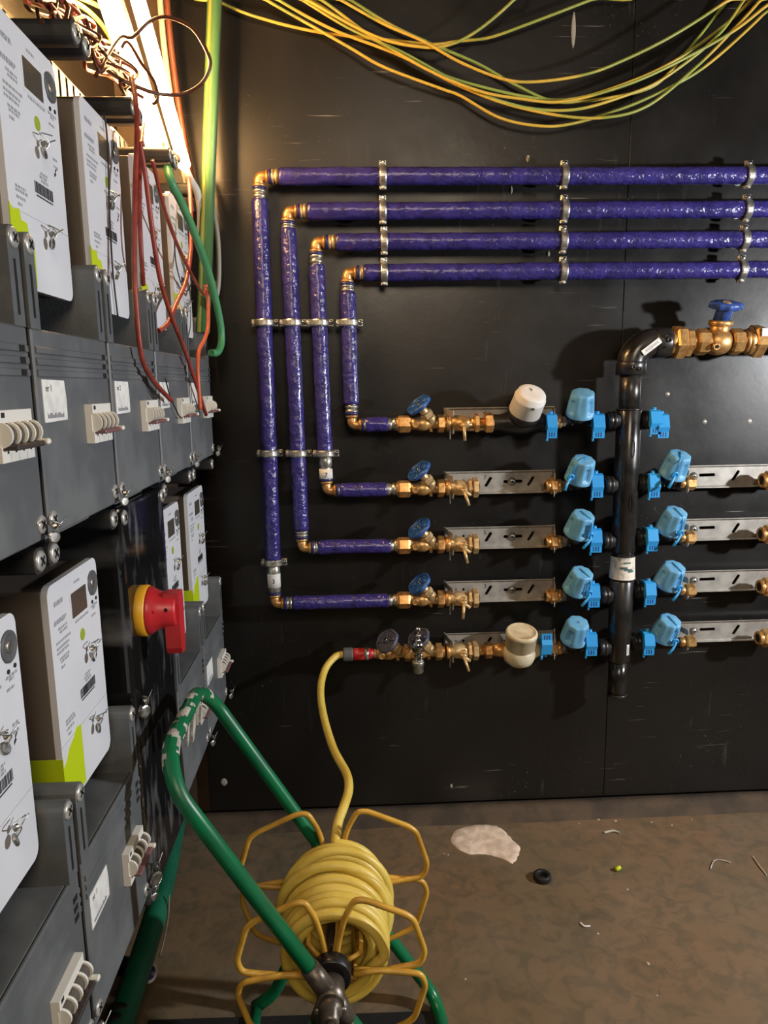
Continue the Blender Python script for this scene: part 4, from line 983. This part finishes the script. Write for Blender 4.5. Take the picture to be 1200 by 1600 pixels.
tag(MB().tube(smoothpath(pys([(322, 260), (330, 310), (340, 370), (342, 430), (338, 462), (334, 440)], 1.88), 8), .006, 10).build('grey_cable', 'lamp_body'), 'grey cable bending behind the green conduit in the corner', 'cable')
for j, (xa, xb) in enumerate(((247, 300), (258, 312))):
    wire('grey_cable', [PY(xa-4, -60, 1.80)+Vector((0, 0, .5))]+pys([(xa, -40), (xa+14, 110), (xa+34, 240), (xb, 330)], [1.80, 1.82, 1.84, 1.88]), .007, 'wire_brown' if j else 'lamp_body', ['grey cable just right of the lamp tubes', 'brown cable right of the lamp, next to the wall corner'][j], 'cable')
# green conduit with yellow stripe
a = PY(338, -80, 1.86); b = PY(317, 520, 1.80)
t = thing('conduit', 'upright green conduit with a yellow stripe beside the lamp', 'conduit', b)
a = b+(a-b)*((2.69-b.z)/(a.z-b.z))
MB().tube([a, (a+b)/2, b], .0165, 20).build('tube', 'duct_ground', t)
o = Vector((-.006, -.0150, 0)); MB().tube([a+o, (a+b)/2+o, b+o], .0045, 10).build('stripe', 'duct_stripe', t)
# yellow-green earth wires across the top
def zz(L): return [(300+x/1.3333, y/1.3333) for x, y in L]
GW = [[(-40, -60), (60, 5), (150, 40), (270, 68), (400, 82), (500, 92), (560, 85), (620, 78), (700, 50), (830, 0), (960, -50)],
 [(60, -60), (155, 0), (260, 60), (330, 100), (400, 140), (520, 185), (560, 200), (640, 245), (720, 262), (790, 258), (900, 225), (1000, 180), (1080, 130), (1190, 30), (1260, -50)],
 [(130, -60), (230, 0), (330, 60), (440, 110), (530, 160), (600, 195), (700, 225), (800, 228), (900, 200), (980, 165), (1090, 80), (1150, 0), (1190, -60)],
 [(140, -60), (240, 0), (380, 75), (480, 98), (540, 92), (600, 60), (670, 0), (720, -60)],
 [(200, -60), (310, 0), (400, 50), (480, 85), (560, 130), (650, 165), (720, 170), (820, 155), (900, 125), (1000, 75), (1110, 5), (1200, -60)],
 [(230, -60), (330, 0), (420, 55), (520, 100), (600, 135), (680, 180), (760, 212), (860, 205), (960, 180), (1020, 120), (1070, 60), (1115, 0), (1150, -60)],
 [(150, -60), (250, 0), (350, 65), (420, 105), (520, 155), (620, 185), (720, 205), (800, 205), (900, 175), (1000, 130), (1100, 60), (1165, 0), (1210, -60)],
 [(90, -60), (180, 0), (290, 60), (420, 110), (500, 150), (560, 180), (650, 215), (760, 240), (860, 245), (950, 220), (1050, 140), (1130, 60), (1180, 5), (1230, -60)],
 [(170, -60), (270, 0), (380, 80), (500, 150), (600, 190), (680, 205), (770, 212), (880, 185), (980, 145), (1120, 70), (1200, 10), (1290, -50)]]
GL = ['rising to the upper right first, flattest of the bundle', 'hanging lowest of the bundle', 'second lowest in the middle of the bundle', 'short one leaving the bundle upward near the centre', 'highest long one on the right half', 'greenest, turning up steeply on the right', 'inner one of the long loops', 'long one dipping low towards the right', 'outer one leaving at the far right corner']
for q, L in enumerate(GW):
    ew = [PY(x, y, WALL-.022-.010*(q % 5)-.004*math.sin(j*1.7+q)) for j, (x, y) in enumerate(zz(L))]
    ew = [Vector((ew[0].x-.10, ew[0].y, 2.69))]+ew+[Vector((ew[-1].x+.06, ew[-1].y, 2.69))]
    wire('earth_wire', ew, .0036, 'wire_ground_green' if q in (2, 5, 6) else 'wire_ground', 'yellow-green earth wire, '+GL[q], group='yellow-green earth wires', sub=8)
# ------------------------------------------------------------------ low green duct and bits at the lower left
pts = [PY(283, 1250, 1.86), PY(279, 1262, 1.80), PY(252, 1395, 1.50), PY(205, 1550, 1.25), PY(150, 1720, 1.08)]
t = thing('duct', 'thick dark green duct running along the wall under the meter cabinets', 'duct', PY(252, 1395, 1.5))
MB().tube(smoothpath(pts, 8), .025, 24).build('tube', 'duct_green', t)
for f in (.02, .12):
    p = PY(193, 1575, 1.22)+(PY(150, 1720, 1.08)-PY(205, 1550, 1.25))*f
    dd = (PY(150, 1720, 1.08)-PY(205, 1550, 1.25)).normalized()
    MB().lathe([(.026, 0), (.027, .002), (.027, .012), (.026, .014)], p, dd, 24).build('tape_band', 'rubber', t)
q0 = PY(226, 1518, 1.34); q1 = PY(242, 1522, 1.32)
t = thing('pipe_end', 'open end of a short dark blue pipe under the green duct', 'pipe', q1)
dq = (q1-q0).normalized()
MB().lathe([(.019, -.10), (.019, .018), (.0185, .019), (.013, .019), (.013, .004)], q0, dq, 24, True, True).build('pipe', 'pipe_blue', t)
MB().ring(q0+dq*.0185, dq, .0188, .0128, .001, 24).build('rim', 'lamp_body', t)
wire('grey_wire', [PY(264, 1398, 1.46), PY(263, 1430, 1.44), PY(257, 1465, 1.42), PY(250, 1494, 1.40)], .0022, 'seal_grey', 'thin grey wire end dangling beside the dark green duct')
# ------------------------------------------------------------------ hose reel
hh = .32
Y1 = (H-hh)/.8913; Y2 = (H-hh)/.7348
hx_ = (PY(515, 1512, Y1).x+PY(525, 1370, Y2).x)/2
t = thing('hose_reel', 'green tube hose reel stand with yellow wire flanges', 'hose reel', (hx_, (Y1+Y2)/2, 0))
YN, YFAR = Y1-.055, Y2+.03
hN = PY(268, 1190, YN); hF = PY(305, 1085, YFAR)
hxm = (hN.x+hF.x)/2; hz = (hN.z+hF.z)/2
slope = (hh-hz)/(hx_-hxm)
footx = hx_+(.012-hh)/slope
fr = roundpath([(hx_+.0, YN, hh), (hxm+.018, YN, hz-.03), (hxm, YN+.05, hz+.012), (hxm, YFAR-.05, hz+.012), (hxm+.018, YFAR, hz-.03), (hx_, YFAR, hh), (footx+.012, YFAR, .0125), (footx+.03, YN+.02, .0125)], .05, 8)
MB().tube(fr, .0125, 16).build('handle_frame', 'frame_green', t)
for yy in (YN, YFAR):
    if yy == YN: MB().tube(roundpath([(hx_, yy, hh), (footx-.02, yy, .045), (footx+.03, yy+.02, .0125)], .04), .0125, 14).build('leg', 'frame_green', t)
    MB().tube(roundpath([(hx_-.01, yy, hh-.02), (hx_-.13, yy, .04), (hx_-.17, yy, .012)], .04), .0125, 14).build('leg', 'frame_green', t)
    br = MB()
    d1 = Vector((hxm-hx_, 0, hz-hh)).normalized()
    hub = Vector((hx_, yy, hh))
    br.cyl(hub+d1*.062, hub+d1*.01, .0145, .0165, 16).cyl(hub-Vector((0, .020, 0)), hub+Vector((0, .022, 0)), .0215, n=20)
    br.cyl(hub, hub-d1*.05, .018, .0145, 16).cyl(hub, hub+Vector((-.020, 0, -.045)), .018, .0145, 16)
    br.build('hub_bracket', 'cast_metal', t)
    for s_ in (-1, 1): MB().lathe([(.005, 0), (.005, .004), (.003, .005)], hub+Vector((s_*.020, -.0205, -.005)), YF, 8).build('bolt', 'zinc', t)
MB().cyl((hx_, YN-.01, hh), (hx_, YFAR+.01, hh), .010, n=16).build('axle', 'cast_metal', t)
cr = MB().lathe([(.017, 0), (.018, .004), (.018, .012), (.014, .014), (.014, .03), (.010, .034)], (hx_, YN-.02, hh), YF, 20)
cr.tube(roundpath([(hx_, YN-.05, hh), (hx_, YN-.085, hh), (hx_+.004, YN-.09, hh-.10)], .02), .008, 12); cr.build('crank', 'cast_metal', t)
for yy, sg in ((Y1, 1), (Y2, -1)):
    MB().lathe([(.030, -.012), (.032, -.010), (.032, .010), (.030, .012)], (hx_, yy-.012*sg, hh), Vector((0, 1, 0)), 28).build('hub', 'black_plastic', t)
    S = .00090 if yy == Y1 else .00106
    UR = [(8, 8), (14, 50), (26, 98), (44, 130), (62, 130), (136, 97), (150, 85), (170, 20), (162, -4), (140, -8), (84, -16), (40, -10)]
    for mx in (-1, 1):
        for mz in (-1, 1):
            pts = [(hx_+mx*x*S, yy+sg*.004*mz, hh+(z*S if mz > 0 else -(z+22)*S)) for x, z in UR]
            MB().tube(roundpath(pts, .016, 5), .0052, 10).build('flange_loop', 'wire_yellow', t)
for k in range(6):
    a = 2*PI*k/6+.3; x = hx_+.050*math.cos(a); z = hh+.050*math.sin(a)
    MB().tube([(hx_+.02*math.cos(a), Y1+.002, hh+.02*math.sin(a)), (x, Y1+.012, z), (x, Y2-.012, z), (hx_+.02*math.cos(a), Y2-.002, hh+.02*math.sin(a))], .0045, 8).build('drum_bar', 'wire_yellow', t)
# ------------------------------------------------------------------ the yellow hose: coils on the drum, then up to the coupling
hp = []; R0 = .0095
ya_, yb_ = Y1+.022, Y2-.018
def ringpt(a, y, R, ph): 
    x = math.cos(a); z = math.sin(a)
    rr_ = R*(1+.035*noise.noise((a*.31, ph, 0)))
    zz_ = z*rr_*(1.0 if z > 0 else 1.20)
    return Vector((hx_+.004+x*rr_*1.02, y, hh+zz_))
turns1 = 8; turns2 = 10
for k in range(turns1*20):
    f = k/(turns1*20); a = 2*PI*k/20
    hp.append(ringpt(a, yb_+(ya_-yb_)*f+.004*noise.noise((a, 3, 1)), .0630, 1))
for k in range(turns2*20+6):
    f = k/(turns2*20); a = 2*PI*k/20+2*PI*turns1
    loose = max(0., math.sin((f-.42)*PI/.42)) if .42 < f < .84 else 0.
    wob = .016*math.sin(a*.5+f*6)*loose+.004*math.sin(a*.35)
    hp.append(ringpt(a, ya_+(yb_-ya_)*min(f, 1.)+wob, .0815+.016*loose+.006*noise.noise((a*.2, 7, 2)), 2))
lead = [PY(528, 1286, Y2+.03), PY(538, 1258, Y2+.07), PY(545, 1232, 1.40), PY(541, 1208, 1.46), PY(521, 1170, 1.56), PY(506, 1120, 1.68), PY(501, 1078, 1.77), PY(508, 1046, 1.835), PY(524, 1026, 1.868), rp(4, 537)]
hp = smoothpath(hp, 2)+smoothpath([hp[-1]]+lead, 8)[1:]
tag(MB().tube(hp, R0, 12).build('garden_hose', 'hose_yellow', loc=(hx_, (Y1+Y2)/2, hh-.1)), 'yellow garden hose coiled on the reel and rising to the red coupling', 'hose')
# plaster stuck to the handle
def on_tube(pts, r, seed, thr, s0, s1):
    P = [Vector(p) for p in pts]; L = [0]
    for a_, b_ in zip(P, P[1:]): L.append(L[-1]+(b_-a_).length)
    def at(d):
        for j in range(len(P)-1):
            if L[j+1] >= d: return P[j]+(P[j+1]-P[j])*((d-L[j])/(L[j+1]-L[j])), (P[j+1]-P[j]).normalized()
        return P[-1], (P[-1]-P[-2]).normalized()
    m, n = int((s1-s0)/.004), 16; vs = []; fs = []; val = []
    for i in range(m+1):
        p, d_ = at(s0+(s1-s0)*i/m); u = d_.orthogonal().normalized(); v = d_.cross(u)
        for k in range(n):
            a_ = 2*PI*k/n; q = noise.noise((i*.22+seed, math.cos(a_)*.9, math.sin(a_)*.9)); val.append(q)
            vs.append(p+(u*math.cos(a_)+v*math.sin(a_))*(r+.0004+.003*max(0., q-thr)))
    for i in range(m):
        for k in range(n):
            ids = (i*n+k, i*n+(k+1) % n, i*n+n+(k+1) % n, i*n+n+k)
            if sum(val[j] for j in ids)/4 > thr: fs.append(ids)
    return vs, fs
ln = 0.; 
for a_, b_ in zip(fr, fr[1:]):
    if (Vector(a_)-Vector((hxm, YN+.06, hz+.012))).length < .03: break
    ln += (Vector(b_)-Vector(a_)).length
po = MB().add(*on_tube(fr, .0125, 3, .17, ln-.03, ln+.27)).build('plaster_spatter', 'plaster', t)
for j, (f, sz, dx) in enumerate(((.62, .020, .004), (.50, .016, .002), (.72, .014, .010))):
    c = Vector((hxm+dx, YN+(YFAR-YN)*f, hz-.010)); rr = random.Random(j)
    poly = [(sz*.6*math.cos(2*PI*k/7)*rr.uniform(.7, 1.2), sz*1.5*math.sin(2*PI*k/7)*rr.uniform(.7, 1.2)-sz*.7) for k in range(7)]
    MB().prism(poly, c, (0, 1, 0), (.1, 0, 1), (.004, 0, .001)).build('plaster_flake', 'plaster', t)
MB().tube([(hx_-.165, YFAR-.0, .0125), (hx_-.165, YN, .0125)], .0115, 14).build('skid', 'frame_green', t)
# ------------------------------------------------------------------ floor bits
a = PZ(232, 1598, 0); b = PZ(640, 1586, 0)
tag(MB().prism([(a.x, a.y), (b.x+.06, b.y), (b.x+.05, .5), (a.x-.02, .5)], (0, 0, .0005), (1, 0, 0), (0, 1, 0), (0, 0, .006)).build('floor_mat', 'mat_black'), 'flat black mat on the floor under the hose reel', 'mat')
out = [(703, 1310), (714, 1297), (735, 1291), (770, 1290), (788, 1298), (800, 1312), (812, 1324), (810, 1340), (800, 1349), (786, 1343), (768, 1337), (750, 1335), (734, 1335), (714, 1326)]
ring_ = [PZ(x, y, 0) for x, y in out]; c = sum(ring_, Vector())/len(ring_); vs = []; n = len(ring_)*4
rs = smoothpath(ring_, 4, closed=True)
rs = [c+(p-c)*(1+.07*noise.noise((i*1.3, 0, 0))) for i, p in enumerate(rs)]
for s_, h in ((1, .0004), (.97, .003), (.8, .0045), (.5, .0055), (.2, .006)):
    vs += [Vector((c.x+(p.x-c.x)*s_, c.y+(p.y-c.y)*s_, h+.0008*noise.noise((p.x*40*s_, p.y*40*s_, 0))*(s_ < .95))) for p in rs]
mb = MB().add(vs, [(j*n+k, j*n+(k+1) % n, j*n+n+(k+1) % n, j*n+n+k) for j in range(4) for k in range(n)], True); mb.f.append(tuple(4*n+k for k in range(n))); mb.s.append(True)
tag(mb.build('mortar_patch', 'screed_white'), 'pale dried mortar splash on the floor by the wall', 'mortar')
c = PZ(847, 1374, 0)
tag(MB().lathe([(.012, .002), (.013, 0), (.021, 0), (.0225, .004), (.0225, .013), (.020, .016), (.014, .016), (.012, .013), (.012, .002)], c, Z, 28, True, False).build('rubber_ring', 'rubber'), 'small black rubber ring lying on the floor', 'ring')
c = PZ(962, 1359, .006)
tag(MB().lathe([(.003, 0), (.0055, .002), (.0055, .014), (.003, .016)], c, Vector((.9, .3, .25)), 8).build('wall_plug', 'tape_lime'), 'tiny yellow plastic plug on the floor', 'plug')
def crumb(px, py, s, label, m='plaster'):
    p = PZ(px, py, 0); rr = random.Random(px)
    vs = [Vector((p.x+s*math.cos(2*PI*k/7)*rr.uniform(.6, 1.2), p.y+s*.7*math.sin(2*PI*k/7)*rr.uniform(.6, 1.2), .0003)) for k in range(7)]
    top = [Vector((p.x+(v.x-p.x)*.6, p.y+(v.y-p.y)*.6, s*rr.uniform(.35, .6))) for v in vs]
    tag(MB().add(vs+top, [(k, (k+1) % 7, 7+(k+1) % 7, 7+k) for k in range(7)]+[tuple(range(7, 14))], False).build('plaster_crumb', m), label, 'crumb', 'plaster crumbs on the floor')
for px, py, s in ((961, 1283, .006), (1018, 1285, .004), (935, 1281, .005), (1012, 1506, .006), (934, 1459, .004), (700, 1336, .004), (694, 1334, .003), (980, 1390, .005), (752, 1285, .005), (690, 1285, .005), (1050, 1290, .004), (727, 1530, .003), (1027, 1556, .003), (1081, 1281, .003), (905, 1287, .003)):
    crumb(px, py, s, 'small plaster crumb lying on the concrete floor')
wire('plaster_strip', [PZ(944, 1301, .003), PZ(958, 1298, .004), PZ(968, 1301, .003)], .0030, 'plaster', 'short pale strip lying on the floor near the kerb', 'debris')
wire('white_thread', [PZ(907, 1442, .002), PZ(913, 1447, .003), PZ(922, 1447, .002)], .0022, 'paper', 'curved white sliver lying on the open floor', 'debris')
wire('white_thread', [PZ(1110, 1358, .002), PZ(1116, 1345, .003), PZ(1128, 1344, .003), PZ(1142, 1348, .002)], .0016, 'plaster', 'pale bent thread on the floor at the right', 'debris')
wire('white_thread', [PZ(1176, 1338, .002), PZ(1186, 1352, .003), PZ(1198, 1368, .002)], .0016, 'plaster', 'pale straight thread at the right edge of the floor', 'debris')
# ------------------------------------------------------------------ bits on the wall
def blob(px, py, w_, h_, label, m='plaster', name='plaster_spot'):
    p = PY(px, py, WALL)
    tag(MB().lathe([(.001, -1), (.55, -.75), (.95, -.3), (1, .1), (.7, .6), (.35, .9), (.001, 1)], (0, 0, 0), Z, 10).build(name, m, loc=(0, 0, 0)), label, 'spot')
    o = bpy.data.objects[-1] if 0 else [q for q in col.objects if q.name.startswith(name)][-1]
    o.location = p+Vector((0, -.0005, 0)); o.scale = (w_, .003, h_)
blob(896, 47, .006, .042, 'pale plaster drip hanging on the black wall under the earth wires')
blob(825, 248, .005, .009, 'small pale plaster spot above the uppermost blue pipe')
blob(799, 297, .003, .010, 'thin pale plaster fleck between the first two blue pipes')
blob(857, 397, .004, .007, 'pale fleck above the lowest blue pipe beside the clamp')
blob(350, 1222, .010, .012, 'pale plaster splash low on the wall near the green handle')
blob(705, 1228, .004, .007, 'tiny pale spot low on the black wall')
def wscrew(px, py, label):
    p = PY(px, py, WALL)
    t = thing('wall_screw', label, 'screw', p)
    so = screw(MB(), p, YF, .0045).build('head', 'zinc', t)
    MB().lathe([(.0065, 0), (.0065, .001)], p, YF, 14).build('washer', 'cast_metal', t)
if 1: wscrew(1043, 616, 'bright screw in the black wall just right of the riser'); wscrew(1101, 659, 'washer-headed screw in the bare wall right of the riser'); wscrew(1171, 658, 'small screw near the right edge of the black wall')

for o in col.objects:
    if o.name.split('.')[0] in ('print', 'writing', 'marking', 'barcode'): o['kind'] = 'stuff'
